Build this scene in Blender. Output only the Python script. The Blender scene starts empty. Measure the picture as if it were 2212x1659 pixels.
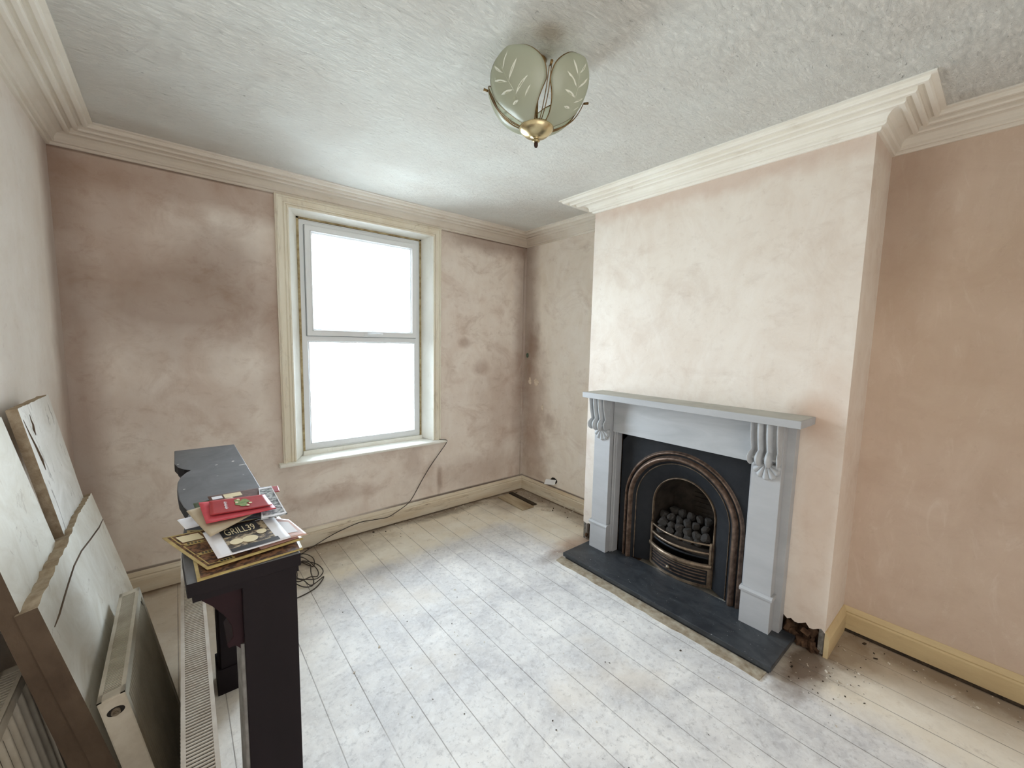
import bpy, bmesh, math, random
from mathutils import Vector, Matrix, Euler
from mathutils.noise import noise as pnoise
random.seed(7)
C = bpy.context.scene.collection
PI = math.pi

# ------------------------------------------------------------------ camera
yaw, pitch, roll, FPX, CH = 0.6903, -0.1004, 0.0203, 880.69, 1.6033
cy, sy, cp, sp = math.cos(yaw), math.sin(yaw), math.cos(pitch), math.sin(pitch)
fw = Vector((sy*cp, cy*cp, sp)); rt = Vector((cy, -sy, 0)); up = rt.cross(fw)
r2 = rt*math.cos(roll)+up*math.sin(roll); u2 = up*math.cos(roll)-rt*math.sin(roll)
cam = bpy.data.cameras.new('camera'); camo = bpy.data.objects.new('camera', cam); C.objects.link(camo)
cam.sensor_fit = 'HORIZONTAL'; cam.sensor_width = 36.0; cam.lens = 36.0*FPX/2212.0
cam.clip_start = 0.02; cam.clip_end = 200
mw = Matrix((( r2.x, u2.x, -fw.x, 0), (r2.y, u2.y, -fw.y, 0), (r2.z, u2.z, -fw.z, CH), (0, 0, 0, 1)))
camo.matrix_world = mw
bpy.context.scene.camera = camo

# ------------------------------------------------------------------ world, daylight, exposure
sc = bpy.context.scene
sc.view_settings.view_transform = 'Standard'; sc.view_settings.look = 'None'
sc.view_settings.gamma = 1.0; sc.view_settings.use_curve_mapping = False
sc.view_settings.exposure = 2.82
try:
    sc.cycles.max_bounces = 16; sc.cycles.diffuse_bounces = 10; sc.cycles.transparent_max_bounces = 16
    sc.cycles.sample_clamp_indirect = 8.0
except Exception: pass
w = bpy.data.worlds.new('overcast_sky'); sc.world = w; w.use_nodes = True
bg = w.node_tree.nodes['Background']
bg.inputs[1].default_value = 3.6
wn_ = w.node_tree; wtc = wn_.nodes.new('ShaderNodeTexCoord'); wsp = wn_.nodes.new('ShaderNodeSeparateXYZ'); wmr = wn_.nodes.new('ShaderNodeMapRange')
wn_.links.new(wtc.outputs['Generated'], wsp.inputs[0]); wn_.links.new(wsp.outputs[2], wmr.inputs['Value'])
wmr.inputs['From Min'].default_value = -0.25; wmr.inputs['From Max'].default_value = 0.25
wmx = wn_.nodes.new('ShaderNodeMix'); wmx.data_type = 'RGBA'; wn_.links.new(wmr.outputs[0], wmx.inputs[0])
wmx.inputs[6].default_value = (0.52, 0.58, 0.60, 1); wmx.inputs[7].default_value = (0.88, 0.99, 1.10, 1)   # wet street below, overcast sky above
wn_.links.new(wmx.outputs[2], bg.inputs[0])
def soft_lamp(name, loc, rot, sx, sz, watts, col):
    l = bpy.data.lights.new(name, 'AREA'); l.shape = 'RECTANGLE'; l.size = sx; l.size_y = sz; l.energy = watts; l.color = col
    o = bpy.data.objects.new(name, l); C.objects.link(o); o.location = loc; o.rotation_euler = rot
    return o
soft_lamp('rear_fill_light', (0.55, -0.72, 1.25), (PI/2, 0, 0), 1.8, 2.0, 2.1, (1.0, 0.98, 0.96))  # added fill behind the camera; the wall there has no doorway
def portal(name, loc, rot, sx, sz):
    l = bpy.data.lights.new(name, 'AREA'); l.shape = 'RECTANGLE'; l.size = sx; l.size_y = sz
    try: l.cycles.is_portal = True
    except Exception: pass
    o = bpy.data.objects.new(name, l); C.objects.link(o); o.location = loc; o.rotation_euler = rot
    return o
portal('window_daylight', (1.25, 3.60, 1.6), (-PI/2, 0, 0), 1.0, 1.9)

# ------------------------------------------------------------------ materials
def lin(c):
    out = []
    for v in c:
        v = v/255.0
        out.append(v/12.92 if v <= 0.04045 else ((v+0.055)/1.055)**2.4)
    return (out[0], out[1], out[2], 1.0)

class NT:
    def __init__(s, name):
        s.m = bpy.data.materials.new(name); s.m.use_nodes = True
        s.t = s.m.node_tree; s.n = s.t.nodes; s.l = s.t.links
        s.b = s.n['Principled BSDF']; s.out = s.n['Material Output']
        s.tc = s.n.new('ShaderNodeTexCoord')
    def link(s, a, b): s.l.new(a, b)
    def mapping(s, scale=(1, 1, 1), loc=(0, 0, 0), rot=(0, 0, 0), src=None):
        m = s.n.new('ShaderNodeMapping'); m.inputs['Scale'].default_value = scale
        m.inputs['Location'].default_value = loc; m.inputs['Rotation'].default_value = rot
        s.link(src or s.tc.outputs['Object'], m.inputs['Vector']); return m.outputs[0]
    def noise(s, scale, detail=4, rough=0.55, vec=None, dist=0.0):
        n = s.n.new('ShaderNodeTexNoise'); n.inputs['Scale'].default_value = scale
        n.inputs['Detail'].default_value = detail; n.inputs['Roughness'].default_value = rough
        n.inputs['Distortion'].default_value = dist
        s.link(vec or s.tc.outputs['Object'], n.inputs['Vector']); return n.outputs['Fac']
    def ramp(s, fac, lo, hi, a=0.0, b=1.0):
        r = s.n.new('ShaderNodeMapRange'); r.clamp = True
        r.inputs['From Min'].default_value = lo; r.inputs['From Max'].default_value = hi
        r.inputs['To Min'].default_value = a; r.inputs['To Max'].default_value = b
        s.link(fac, r.inputs['Value']); return r.outputs[0]
    def math(s, op, a, b=None, clamp=False):
        m = s.n.new('ShaderNodeMath'); m.operation = op; m.use_clamp = clamp
        for i, v in enumerate((a, b)):
            if v is None: continue
            if isinstance(v, (int, float)): m.inputs[i].default_value = v
            else: s.link(v, m.inputs[i])
        return m.outputs[0]
    def mix(s, fac, a, b):
        m = s.n.new('ShaderNodeMix'); m.data_type = 'RGBA'
        if isinstance(fac, (int, float)): m.inputs[0].default_value = fac
        else: s.link(fac, m.inputs[0])
        for i, v in ((6, a), (7, b)):
            if isinstance(v, tuple): m.inputs[i].default_value = v
            else: s.link(v, m.inputs[i])
        return m.outputs[2]
    def blob(s, c, r, wob=0.5, scale=5.0, soft=0.5, src=None):
        """soft patch around a point of the object: 1 inside, 0 outside, ragged by noise"""
        v = s.mapping(scale=(1/r[0], 1/r[1], 1/r[2]), loc=(-c[0]/r[0], -c[1]/r[1], -c[2]/r[2]))
        ln = s.n.new('ShaderNodeVectorMath'); ln.operation = 'LENGTH'; s.link(v, ln.inputs[0])
        n = s.noise(scale, 5, 0.6)
        d = s.math('ADD', ln.outputs['Value'], s.math('MULTIPLY', s.math('SUBTRACT', n, 0.5), wob*2))
        return s.ramp(d, 1.0-soft, 1.0+soft, 1.0, 0.0)
    def bump(s, h, strength=0.3, dist=0.01):
        b = s.n.new('ShaderNodeBump'); b.inputs['Strength'].default_value = strength
        b.inputs['Distance'].default_value = dist; s.link(h, b.inputs['Height'])
        s.link(b.outputs[0], s.b.inputs['Normal']); return b
    def done(s, col, rough=0.7, metal=0.0, spec=0.3):
        if isinstance(col, tuple): s.b.inputs['Base Color'].default_value = col
        else: s.link(col, s.b.inputs['Base Color'])
        if isinstance(rough, (int, float)): s.b.inputs['Roughness'].default_value = rough
        else: s.link(rough, s.b.inputs['Roughness'])
        s.b.inputs['Metallic'].default_value = metal
        s.b.inputs['Specular IOR Level'].default_value = spec
        return s.m

def simple(name, c, c2=None, scale=12, rough=0.6, metal=0, spec=0.3, bump=0.0, bscale=60, stretch=(1, 1, 1), lo=0.35, hi=0.65):
    k = NT(name); v = k.mapping(scale=stretch)
    col = lin(c)
    if c2: col = k.mix(k.ramp(k.noise(scale, 6, 0.6, v), lo, hi), lin(c), lin(c2))
    if bump: k.bump(k.noise(bscale, 4, 0.6, v), bump, 0.004)
    return k.done(col, rough, metal, spec)

def plaster(name, stains_shade=(), base=(236, 227, 217), dark=(216, 201, 189), pale=(243, 237, 230), mott=0.5):
    k = NT(name)
    v = k.mapping(scale=(1, 1, 1))
    big = k.ramp(k.noise(1.7, 5, 0.6, v, 0.6), 0.32, 0.7)
    mid = k.ramp(k.noise(4.5, 6, 0.65, k.mapping(scale=(1, 1, 0.6), rot=(0.3, 0.2, 0.5)), 1.2), 0.4, 0.72)
    col = k.mix(big, lin(base), lin(dark))
    col = k.mix(k.math('MULTIPLY', mid, 0.55), col, lin(pale))
    # trowel streaks
    st = k.ramp(k.noise(9, 6, 0.7, k.mapping(scale=(1, 1, 0.35), rot=(0.5, 0.5, 0)), 2.0), 0.55, 0.8)
    col = k.mix(k.math('MULTIPLY', st, 0.35), col, lin((238, 229, 219)))
    fine = k.ramp(k.noise(22, 5, 0.7), 0.6, 0.75)
    col = k.mix(k.math('MULTIPLY', fine, 0.16), col, lin((150, 122, 104)))
    mo = k.ramp(k.noise(2.6, 7, 0.68, k.mapping(scale=(1, 1, 1.3), loc=(3, 1, 2)), 0.8), 0.52, 0.72)
    col = k.mix(k.math('MULTIPLY', mo, mott), col, lin((178, 152, 134)))
    mo2 = k.ramp(k.noise(7.5, 6, 0.7, k.mapping(scale=(1, 1, 1.6), loc=(1, 5, 2)), 0.5), 0.56, 0.70)
    col = k.mix(k.math('MULTIPLY', mo2, mott*0.6), col, lin((170, 146, 128)))
    for (c, r, cc, amt, wob, s_) in stains_shade:
        bl = k.blob(c, r, wob, s_)
        col = k.mix(k.math('MULTIPLY', bl, amt), col, lin(cc))
    h = k.math('ADD', k.math('MULTIPLY', k.noise(6, 5, 0.6, k.mapping(scale=(1, 1, .5)), 1.5), 1.0), k.math('MULTIPLY', k.noise(40, 4, 0.6), 0.25))
    k.bump(h, 0.25, 0.012)
    return k.done(col, 0.72, 0, 0.25)

BR = (150, 118, 98); BR2 = (128, 98, 80)
m_back = plaster('pink_plaster_back', [
    ((0.10, 3.33, 1.80), (0.55, 1, 0.30), BR2, 0.62, 0.55, 2.6),
    ((0.25, 3.33, 2.12), (0.22, 1, 0.22), BR2, 0.45, 0.5, 4),
    ((-0.30, 3.33, 2.3), (0.35, 1, 0.35), BR, 0.5, 0.6, 3),
    ((0.3, 3.33, 2.52), (0.9, 1, 0.12), BR, 0.5, 0.5, 4),
    ((-0.47, 3.33, 1.3), (0.12, 1, 1.6), BR2, 0.5, 0.4, 3),  # corner dimming painted down the left end
    ((0.05, 3.33, 1.15), (0.45, 1, 0.25), BR, 0.28, 0.6, 3),
    ((0.6, 3.33, 1.5), (0.1, 1, 0.9), BR, 0.35, 0.5, 5),
    ((2.15, 3.33, 1.60), (0.06, 1, 0.05), BR, 0.5, 0.7, 9),
    ((2.35, 3.33, 1.35), (0.09, 1, 0.06), BR, 0.4, 0.7, 8),
    ((2.62, 3.33, 1.0), (0.30, 1, 0.5), BR, 0.32, 0.8, 6),
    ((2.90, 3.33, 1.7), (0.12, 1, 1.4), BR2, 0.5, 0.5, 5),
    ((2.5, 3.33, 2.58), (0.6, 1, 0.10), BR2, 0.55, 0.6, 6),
    ((0.9, 3.33, 0.35), (0.30, 1, 0.07), BR, 0.4, 0.8, 6),
    ((1.60, 3.33, 0.52), (0.10, 1, 0.12), BR, 0.35, 0.8, 7),
    ((1.88, 3.33, 0.30), (0.025, 1, 0.12), BR2, 0.5, 0.7, 12),
    ((2.2, 3.33, 0.30), (0.5, 1, 0.16), BR, 0.3, 0.8, 5),
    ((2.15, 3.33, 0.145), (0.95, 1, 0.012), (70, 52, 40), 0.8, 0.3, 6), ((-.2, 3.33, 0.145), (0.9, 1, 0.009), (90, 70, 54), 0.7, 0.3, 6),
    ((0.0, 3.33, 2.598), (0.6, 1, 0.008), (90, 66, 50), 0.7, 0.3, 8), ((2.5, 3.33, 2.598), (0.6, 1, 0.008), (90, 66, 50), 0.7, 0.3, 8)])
m_left = plaster('pink_plaster_left', [((-0.476, 3.3, 1.5), (1, 0.16, 1.8), BR2, 0.55, 0.4, 3), ((-0.476, 3.1, 0.9), (1, 0.4, 0.5), BR, 0.3, 0.6, 3)],  # first patch paints corner dimming beside the back wall
                 base=(247, 243, 237), dark=(238, 231, 223), pale=(250, 247, 243), mott=0.12)
m_alc = plaster('pink_plaster_alcove', [
    ((2.918, 3.30, 1.9), (1, 0.14, 1.3), BR2, 0.6, 0.5, 4),
    ((2.918, 3.2, 1.55), (1, 0.10, 0.22), BR2, 0.5, 0.8, 8),
    ((2.918, 3.15, 1.0), (1, 0.16, 0.5), BR, 0.42, 0.8, 6),
    ((2.918, 3.15, 0.45), (1, 0.2, 0.35), BR, 0.45, 0.8, 6),
    ((2.918, 2.92, 0.80), (1, 0.07, 0.08), BR, 0.4, 0.8, 10), ((2.918, 2.8, 0.145), (1, .6, 0.010), (80, 60, 46), 0.8, 0.3, 6)],
    base=(243, 236, 226), dark=(230, 219, 205), pale=(248, 243, 236), mott=0.35)
m_breast = plaster('pink_plaster_breast', [
    ((2.538, 0.62, 1.25), (1, 0.10, 0.10), (176, 140, 112), 0.5, 0.5, 5),
    ((2.538, 0.56, 0.7), (1, 0.10, 0.7), (206, 170, 145), 0.35, 0.5, 4),
    ((2.538, 1.3, 2.58), (1, 1.0, 0.07), (200, 172, 156), 0.5, 0.8, 8)],
    base=(230, 221, 210), dark=(217, 203, 190), pale=(238, 232, 224), mott=0.26)
m_right = plaster('pink_plaster_right', [
    ((2.918, 0.40, 2.3), (1, 0.14, 0.5), BR2, 0.35, 0.5, 4),
    ((2.918, 0.1, 1.7), (1, 0.5, 0.6), (196, 168, 136), 0.2, 0.7, 2)],
    base=(210, 190, 173), dark=(197, 175, 157), pale=(216, 198, 182), mott=0.2)
m_front = plaster('pink_plaster_front')

# artex ceiling
k = NT('artex_ceiling')
sw = k.noise(36, 6, 0.7, k.mapping(scale=(0.55, 1.3, 1), rot=(0, 0, 0.5)), 2.2)
pits = k.ramp(k.noise(60, 4, 0.7, k.mapping(scale=(0.5, 1.4, 1), rot=(0, 0, 0.5)), 1.0), 0.64, 0.78)
area = k.ramp(k.noise(0.9, 3, 0.5), 0.4, 0.6)
col = k.mix(k.ramp(k.noise(2.2, 5), 0.35, 0.7), lin((233, 234, 229)), lin((223, 220, 213)))
col = k.mix(k.math('MULTIPLY', k.math('MULTIPLY', pits, area), 0.9), col, lin((150, 146, 136)))
for (c, r, a) in [((1.076, 1.135, 2.7), (.045, .045, 1), .6), ((-0.1, 3.1, 2.7), (0.6, 0.12, 1), 0.25), ((2.7, 3.15, 2.7), (0.4, 0.12, 1), 0.3)]:  # dark spot near the lamp; corner dimming painted at both back ends
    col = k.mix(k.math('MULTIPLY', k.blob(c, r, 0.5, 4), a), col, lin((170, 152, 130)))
h = k.math('SUBTRACT', k.math('ADD', sw, k.math('MULTIPLY', k.noise(8, 4, .6, None, 1), .6)), k.math('MULTIPLY', pits, 1.0))
k.bump(h, 0.9, 0.014)
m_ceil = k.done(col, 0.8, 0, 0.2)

# painted floorboards running away from the camera
k = NT('painted_floorboards')
sep = k.n.new('ShaderNodeSeparateXYZ'); k.link(k.tc.outputs['Object'], sep.inputs[0])
X, Y = sep.outputs[0], sep.outputs[1]
pitchb = 0.1635
u = k.math('DIVIDE', k.math('SUBTRACT', X, 0.755-20*pitchb), pitchb)
fr = k.math('FRACT', u); idx = k.math('FLOOR', u)
edge = k.math('MINIMUM', fr, k.math('SUBTRACT', 1.0, fr))
gapn = k.ramp(k.noise(2.0, 4, 0.6, k.mapping(scale=(6, 1.2, 1))), 0.35, 0.6, 0.35, 1.0)
gap = k.math('MULTIPLY', k.ramp(edge, 0.006, 0.016, 1.0, 0.0), gapn)
wn = k.n.new('ShaderNodeTexWhiteNoise'); wn.noise_dimensions = '1D'; k.link(idx, wn.inputs['W'])
board = k.ramp(wn.outputs['Value'], 0, 1, -0.5, 0.5)
grey = k.mix(k.ramp(k.noise(3.0, 8, 0.68, None, 0.6), 0.36, 0.66), lin((232, 230, 226)), lin((190, 189, 190)))
grey = k.mix(k.math('MULTIPLY', k.ramp(k.noise(26, 6, 0.75, None, 1.0), 0.45, 0.72), 0.5), grey, lin((240, 242, 242)))
grey = k.mix(k.math('MULTIPLY', k.ramp(k.noise(34, 5, 0.75), 0.52, 0.70), 0.6), grey, lin((156, 154, 154)))
grey = k.mix(k.math('MULTIPLY', k.ramp(k.noise(1.4, 4, 0.6), 0.55, 0.68), 0.5), grey, lin((214, 204, 190)))
cream = k.mix(k.ramp(k.noise(4.0, 7, 0.65), 0.35, 0.7), lin((238, 233, 220)), lin((224, 214, 195)))
cream = k.mix(k.math('MULTIPLY', k.ramp(k.noise(18, 6, 0.7), 0.55, 0.75), 0.3), cream, lin((126, 104, 80)))
wob = k.math('MULTIPLY', k.math('SUBTRACT', k.noise(5, 6, 0.7), 0.5), 0.22)
gy = k.ramp(k.math('ADD', Y, wob), 2.66, 2.80, 0.0, 1.0)
gx = k.ramp(k.math('ADD', X, wob), 2.16, 2.34, 0.0, 1.0)
gl = k.ramp(k.math('ADD', X, wob), 0.30, 0.60, 0.7, 0.0)
mask = k.math('MAXIMUM', k.math('MAXIMUM', gy, gx), k.math('MULTIPLY', gl, k.ramp(Y, 1.5, 2.4)), True)
col = k.mix(mask, grey, cream)
# dirt along the skirtings and around the hearth
def dirt(cx, cy_, rx, ry, amt, c=(104, 82, 62), s_=9, wobb=0.7):
    global col
    col = k.mix(k.math('MULTIPLY', k.blob((cx, cy_, 0), (rx, ry, 5), wobb, s_), amt), col, lin(c))
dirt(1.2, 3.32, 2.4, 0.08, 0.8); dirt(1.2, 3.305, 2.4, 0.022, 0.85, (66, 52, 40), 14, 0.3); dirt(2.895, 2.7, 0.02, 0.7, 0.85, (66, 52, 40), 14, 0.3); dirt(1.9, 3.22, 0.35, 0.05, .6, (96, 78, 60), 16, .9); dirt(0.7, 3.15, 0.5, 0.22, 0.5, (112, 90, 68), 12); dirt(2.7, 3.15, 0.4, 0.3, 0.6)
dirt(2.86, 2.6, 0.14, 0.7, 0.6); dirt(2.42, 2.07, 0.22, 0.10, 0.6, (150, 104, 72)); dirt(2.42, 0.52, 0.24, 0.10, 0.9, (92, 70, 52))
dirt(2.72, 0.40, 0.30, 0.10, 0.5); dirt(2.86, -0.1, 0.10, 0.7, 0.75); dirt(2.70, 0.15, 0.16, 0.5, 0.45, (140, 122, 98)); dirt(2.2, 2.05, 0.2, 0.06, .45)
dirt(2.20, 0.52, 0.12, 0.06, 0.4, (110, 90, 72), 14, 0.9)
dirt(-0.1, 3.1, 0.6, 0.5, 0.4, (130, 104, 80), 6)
col = k.mix(k.math('MULTIPLY', board, 0.10), col, lin((150, 148, 146)))
col = k.mix(k.math('MULTIPLY', gap, 0.75), col, lin((96, 88, 80)))
specks = k.ramp(k.noise(75, 2, 0.5), 0.72, 0.76)
col = k.mix(k.math('MULTIPLY', specks, 0.5), col, lin((90, 84, 78)))
spk2 = k.ramp(k.noise(58, 3, 0.5, k.mapping(loc=(4, 7, 2))), 0.70, 0.75)
col = k.mix(k.math('MULTIPLY', spk2, 0.7), col, lin((240, 240, 238)))
h = k.math('SUBTRACT', k.math('MULTIPLY', k.noise(30, 5, 0.7), 0.35), k.math('MULTIPLY', gap, 1.5))
k.bump(h, 0.35, 0.006)
m_floor = k.done(col, 0.62, 0, 0.3)

def cream_paint(name, a=(226, 216, 196), b=(206, 190, 164), s=(1, 1, 1), dirtamt=0.4, dc=(120, 96, 72)):
    k = NT(name)
    col = k.mix(k.ramp(k.noise(4, 6, 0.6, k.mapping(scale=s)), 0.35, 0.7), lin(a), lin(b))
    col = k.mix(k.math('MULTIPLY', k.ramp(k.noise(14, 7, 0.72, k.mapping(scale=s), .8), 0.56, 0.72), dirtamt), col, lin(dc))
    k.bump(k.noise(40, 5, 0.6, k.mapping(scale=s)), 0.2, 0.004)
    return k.done(col, 0.5, 0, 0.35)
m_cornice_back = cream_paint('cornice_paint_stained', (232, 226, 212), (212, 196, 174), (0.6, 1, 1), 0.22, (150, 124, 98))
m_skirt = cream_paint('skirting_paint', (230, 223, 206), (204, 186, 158), (0.35, 0.35, 3), 0.8)
m_skirt_r = cream_paint('skirting_paint_yellowed', (214, 194, 152), (196, 172, 132), (0.5, 0.5, 2), 0.2)
m_arch = cream_paint('architrave_paint', (238, 234, 220), (224, 214, 194), (1, 1, 0.3), 0.4, (136, 112, 84))
m_reveal = cream_paint('reveal_paint', (242, 242, 236), (230, 229, 220), (1, 1, 0.4), 0.18, (150, 140, 110))
m_upvc = simple('white_upvc', (230, 233, 235), None, rough=0.3, spec=0.5)
m_gasket = simple('grey_gasket', (120, 126, 130), None, rough=0.6)
m_putty = simple('yellowed_sealant', (190, 176, 140), (140, 120, 84), 20, 0.8)

# cornice: dirt and painted-in dimming at the corners
k = NT('cornice_paint')
col = k.mix(k.ramp(k.noise(3, 5), 0.3, 0.7), lin((243, 241, 233)), lin((234, 229, 218)))
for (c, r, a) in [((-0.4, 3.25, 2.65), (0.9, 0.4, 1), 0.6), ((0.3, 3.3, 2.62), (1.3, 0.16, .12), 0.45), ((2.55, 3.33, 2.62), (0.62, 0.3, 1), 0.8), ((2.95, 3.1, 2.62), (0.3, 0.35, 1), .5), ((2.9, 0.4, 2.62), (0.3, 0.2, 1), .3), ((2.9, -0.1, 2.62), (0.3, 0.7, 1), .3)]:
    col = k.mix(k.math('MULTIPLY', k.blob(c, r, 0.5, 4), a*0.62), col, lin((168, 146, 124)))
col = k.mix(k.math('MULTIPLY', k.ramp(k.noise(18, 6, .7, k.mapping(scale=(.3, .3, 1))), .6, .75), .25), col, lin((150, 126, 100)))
k.bump(k.noise(30, 4), 0.12, 0.004)
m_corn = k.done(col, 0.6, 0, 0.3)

m_grey = simple('grey_chalk_paint', (178, 179, 181), (166, 167, 169), 6, 0.55, 0, 0.35, 0.06, 90, (1, 0.3, 1))
k = NT('grey_chalk_paint_wiped')
col = k.mix(k.ramp(k.noise(5, 6, .6, k.mapping(scale=(1, 0.35, 1.6)), .8), .35, .7), lin((168, 170, 172)), lin((188, 190, 192)))
m_grey2 = k.done(col, 0.5, 0, 0.35)
m_greytop = simple('grey_chalk_paint_dusty', (170, 168, 160), (184, 182, 174), 7, 0.7, 0, 0.2)
k = NT('polished_slate')
col = k.mix(k.ramp(k.noise(9, 7, 0.7, k.mapping(scale=(1, 0.5, 1)), 1.5), 0.4, 0.75), lin((44, 47, 52)), lin((72, 76, 80)))
dust = k.math('MULTIPLY', k.ramp(k.noise(130, 3, 0.6), 0.62, 0.72), k.blob((2.34, 1.72, 0.05), (0.09, 0.13, 1), 0.5, 12))
col = k.mix(k.math('MULTIPLY', dust, 0.9), col, lin((170, 170, 166)))
col = k.mix(k.math('MULTIPLY', k.ramp(k.noise(95, 2, 0.5), 0.73, 0.76), 0.7), col, lin((200, 200, 196)))
m_slate = k.done(col, k.ramp(k.noise(14, 5), .3, .7, .28, .5), 0, 0.5)
m_iron = simple('black_cast_iron', (25, 27, 31), (33, 35, 39), 14, 0.55, 0.1, 0.3, 0.15, 120)
m_copper = simple('antique_copper_highlight', (130, 108, 93), (84, 68, 58), 30, 0.42, 0.55, 0.5, 0.1, 150)
m_bronze = simple('brushed_bronze', (148, 130, 110), (98, 82, 68), 22, 0.38, 0.6, 0.5, 0.1, 120)
m_soot = simple('sooty_fireback', (40, 35, 31), (62, 54, 47), 10, 0.85, 0, 0.15, 0.3, 40)
m_coal = simple('ceramic_coal', (70, 66, 62), (46, 43, 41), 30, 0.85, 0, 0.2, 0.5, 70)
m_brass = simple('polished_brass', (214, 198, 158), (184, 166, 124), 14, 0.26, 0.92, 0.5)
m_brassdk = simple('tarnished_brass', (150, 122, 78), (96, 74, 46), 40, 0.4, 0.8, 0.5)
m_dkknob = simple('dark_finial_cap', (58, 36, 24), None, rough=0.35)
m_rubble = simple('broken_brick_rubble', (96, 74, 58), (58, 42, 32), 26, 0.95, 0, 0.1, 0.9, 40)
m_bead = simple('galvanised_bead', (150, 148, 142), (110, 106, 100), 60, 0.5, 0.5)
m_concrete = simple('rough_concrete', (178, 168, 150), (138, 124, 104), 22, 0.9, 0, 0.1, 0.6, 60)
m_darkwood = simple('dark_stained_wood', (27, 20, 23), (22, 16, 18), 8, 0.6, 0, 0.15, 0.05, 80, (1, 1, .3))
k = NT('dusty_dark_top')
col = k.mix(k.ramp(k.noise(5, 7, 0.65, k.mapping(scale=(1.5, 1, 1)), 1.0), 0.35, 0.7), lin((92, 93, 96)), lin((112, 113, 116)))
col = k.mix(k.math('MULTIPLY', k.ramp(k.noise(40, 6, .75, k.mapping(scale=(.25, 1, 1), rot=(0, 0, .4))), .58, .68), .4), col, lin((62, 60, 62)))
col = k.mix(k.math('MULTIPLY', k.ramp(k.noise(34, 1, .3, k.mapping(loc=(3, 1, 0))), .76, .79), .9), col, lin((225, 222, 216)))
m_darktop = k.done(col, 0.55, 0, 0.35)
m_bracket = simple('dark_red_brown_wood', (38, 19, 23), (30, 15, 18), 12, 0.6, 0, 0.15)
m_flute = simple('sheen_grey_fluting', (128, 126, 122), (104, 100, 96), 30, 0.4, 0.0, 0.4)  # bright gloss reflection on the near leg, put into a paler grey
m_radw = simple('radiator_enamel', (214, 204, 190), (196, 182, 166), 9, 0.4, 0, 0.45)
m_radg = simple('radiator_grille_enamel', (204, 196, 184), (188, 176, 162), 16, 0.45, 0, 0.4)
m_radold = simple('radiator_old_enamel', (206, 198, 182), (186, 176, 158), 14, 0.5, 0, 0.35)
k = NT('radiator_back_enamel')
col = k.mix(k.ramp(k.noise(8, 6), .35, .7), lin((186, 181, 164)), lin((164, 158, 142)))
col = k.mix(k.ramp(k.noise(13, 4, .6, k.mapping(loc=(2, 5, 1))), .70, .715), col, lin((58, 52, 44)))
m_radback = k.done(col, .5, 0, .35)
m_dark = simple('dark_void_metal', (40, 36, 32), None, rough=0.8)
m_nut = simple('dull_steel_fitting', (150, 140, 124), (90, 74, 58), 50, 0.4, 0.7)
k = NT('grubby_white_marble')
col = k.mix(k.ramp(k.noise(5, 7, 0.65, None, 1.5), 0.35, 0.7), lin((231, 229, 219)), lin((208, 202, 186)))
col = k.mix(k.math('MULTIPLY', k.ramp(k.noise(11, 7, .75, None, 1.2), .60, .72), .65), col, lin((118, 98, 74)))
k.bump(k.noise(20, 6, .6), .15, .004)
m_marble = k.done(col, 0.5, 0, 0.35)
k = NT('cracked_white_marble')
col = k.mix(k.ramp(k.noise(6, 7, 0.65, None, 1.5), 0.35, 0.7), lin((234, 233, 228)), lin((214, 212, 204)))
vv = k.ramp(k.noise(9, 6, .7, k.mapping(scale=(1, 1.2, .35)), 2.5), .60, .66)
col = k.mix(k.math('MULTIPLY', vv, .7), col, lin((110, 102, 92)))
m_marble2 = k.done(col, 0.45, 0, 0.35)
m_edge = simple('rough_stone_edge', (176, 160, 138), (142, 124, 102), 30, 0.95, 0, 0.1, 0.9, 60)
m_edgedk = simple('dark_stone_edge', (106, 90, 75), (82, 68, 56), 7, 0.9, 0, 0.15, 0.5, 50, (1, 1, .6))  # darker brown for near end faces, incised line and cracks
m_cable = simple('black_cable', (60, 54, 50), None, rough=0.5)
m_bit = simple('plaster_flake', (225, 220, 208), (180, 165, 145), 60, 0.9)
m_bitdk = simple('dark_debris', (70, 58, 46), (40, 34, 28), 60, 0.9)
m_oldboard = simple('bare_old_board', (186, 172, 148), (142, 124, 100), 9, 0.85, 0, 0.15, 0.5, 40, (1, .2, 1))

# frosted glass of the lamp
k = NT('frosted_lamp_glass')
k.n.remove(k.b)
d = k.n.new('ShaderNodeBsdfDiffuse'); d.inputs[0].default_value = lin((196, 198, 180))
t = k.n.new('ShaderNodeBsdfTranslucent'); t.inputs[0].default_value = lin((232, 234, 222))
g = k.n.new('ShaderNodeBsdfGlossy'); g.inputs['Roughness'].default_value = 0.25
m1 = k.n.new('ShaderNodeMixShader'); m1.inputs[0].default_value = 0.62; k.link(d.outputs[0], m1.inputs[1]); k.link(t.outputs[0], m1.inputs[2])
m2 = k.n.new('ShaderNodeMixShader'); m2.inputs[0].default_value = 0.06; k.link(m1.outputs[0], m2.inputs[1]); k.link(g.outputs[0], m2.inputs[2])
k.link(m2.outputs[0], k.out.inputs[0]); m_frost = k.m
m_etch = simple('etched_clear_leaf', (226, 228, 214), None, rough=0.4)
# window glass
k = NT('window_glass')
k.n.remove(k.b)
t = k.n.new('ShaderNodeBsdfTransparent'); t.inputs[0].default_value = (0.97, 0.99, 1, 1)
g = k.n.new('ShaderNodeBsdfGlossy'); g.inputs['Roughness'].default_value = 0.05
lw = k.n.new('ShaderNodeFresnel'); lw.inputs[0].default_value = 1.3
m1 = k.n.new('ShaderNodeMixShader'); k.link(lw.outputs[0], m1.inputs[0]); k.link(t.outputs[0], m1.inputs[1]); k.link(g.outputs[0], m1.inputs[2])
k.link(m1.outputs[0], k.out.inputs[0]); m_glass = k.m

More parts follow.
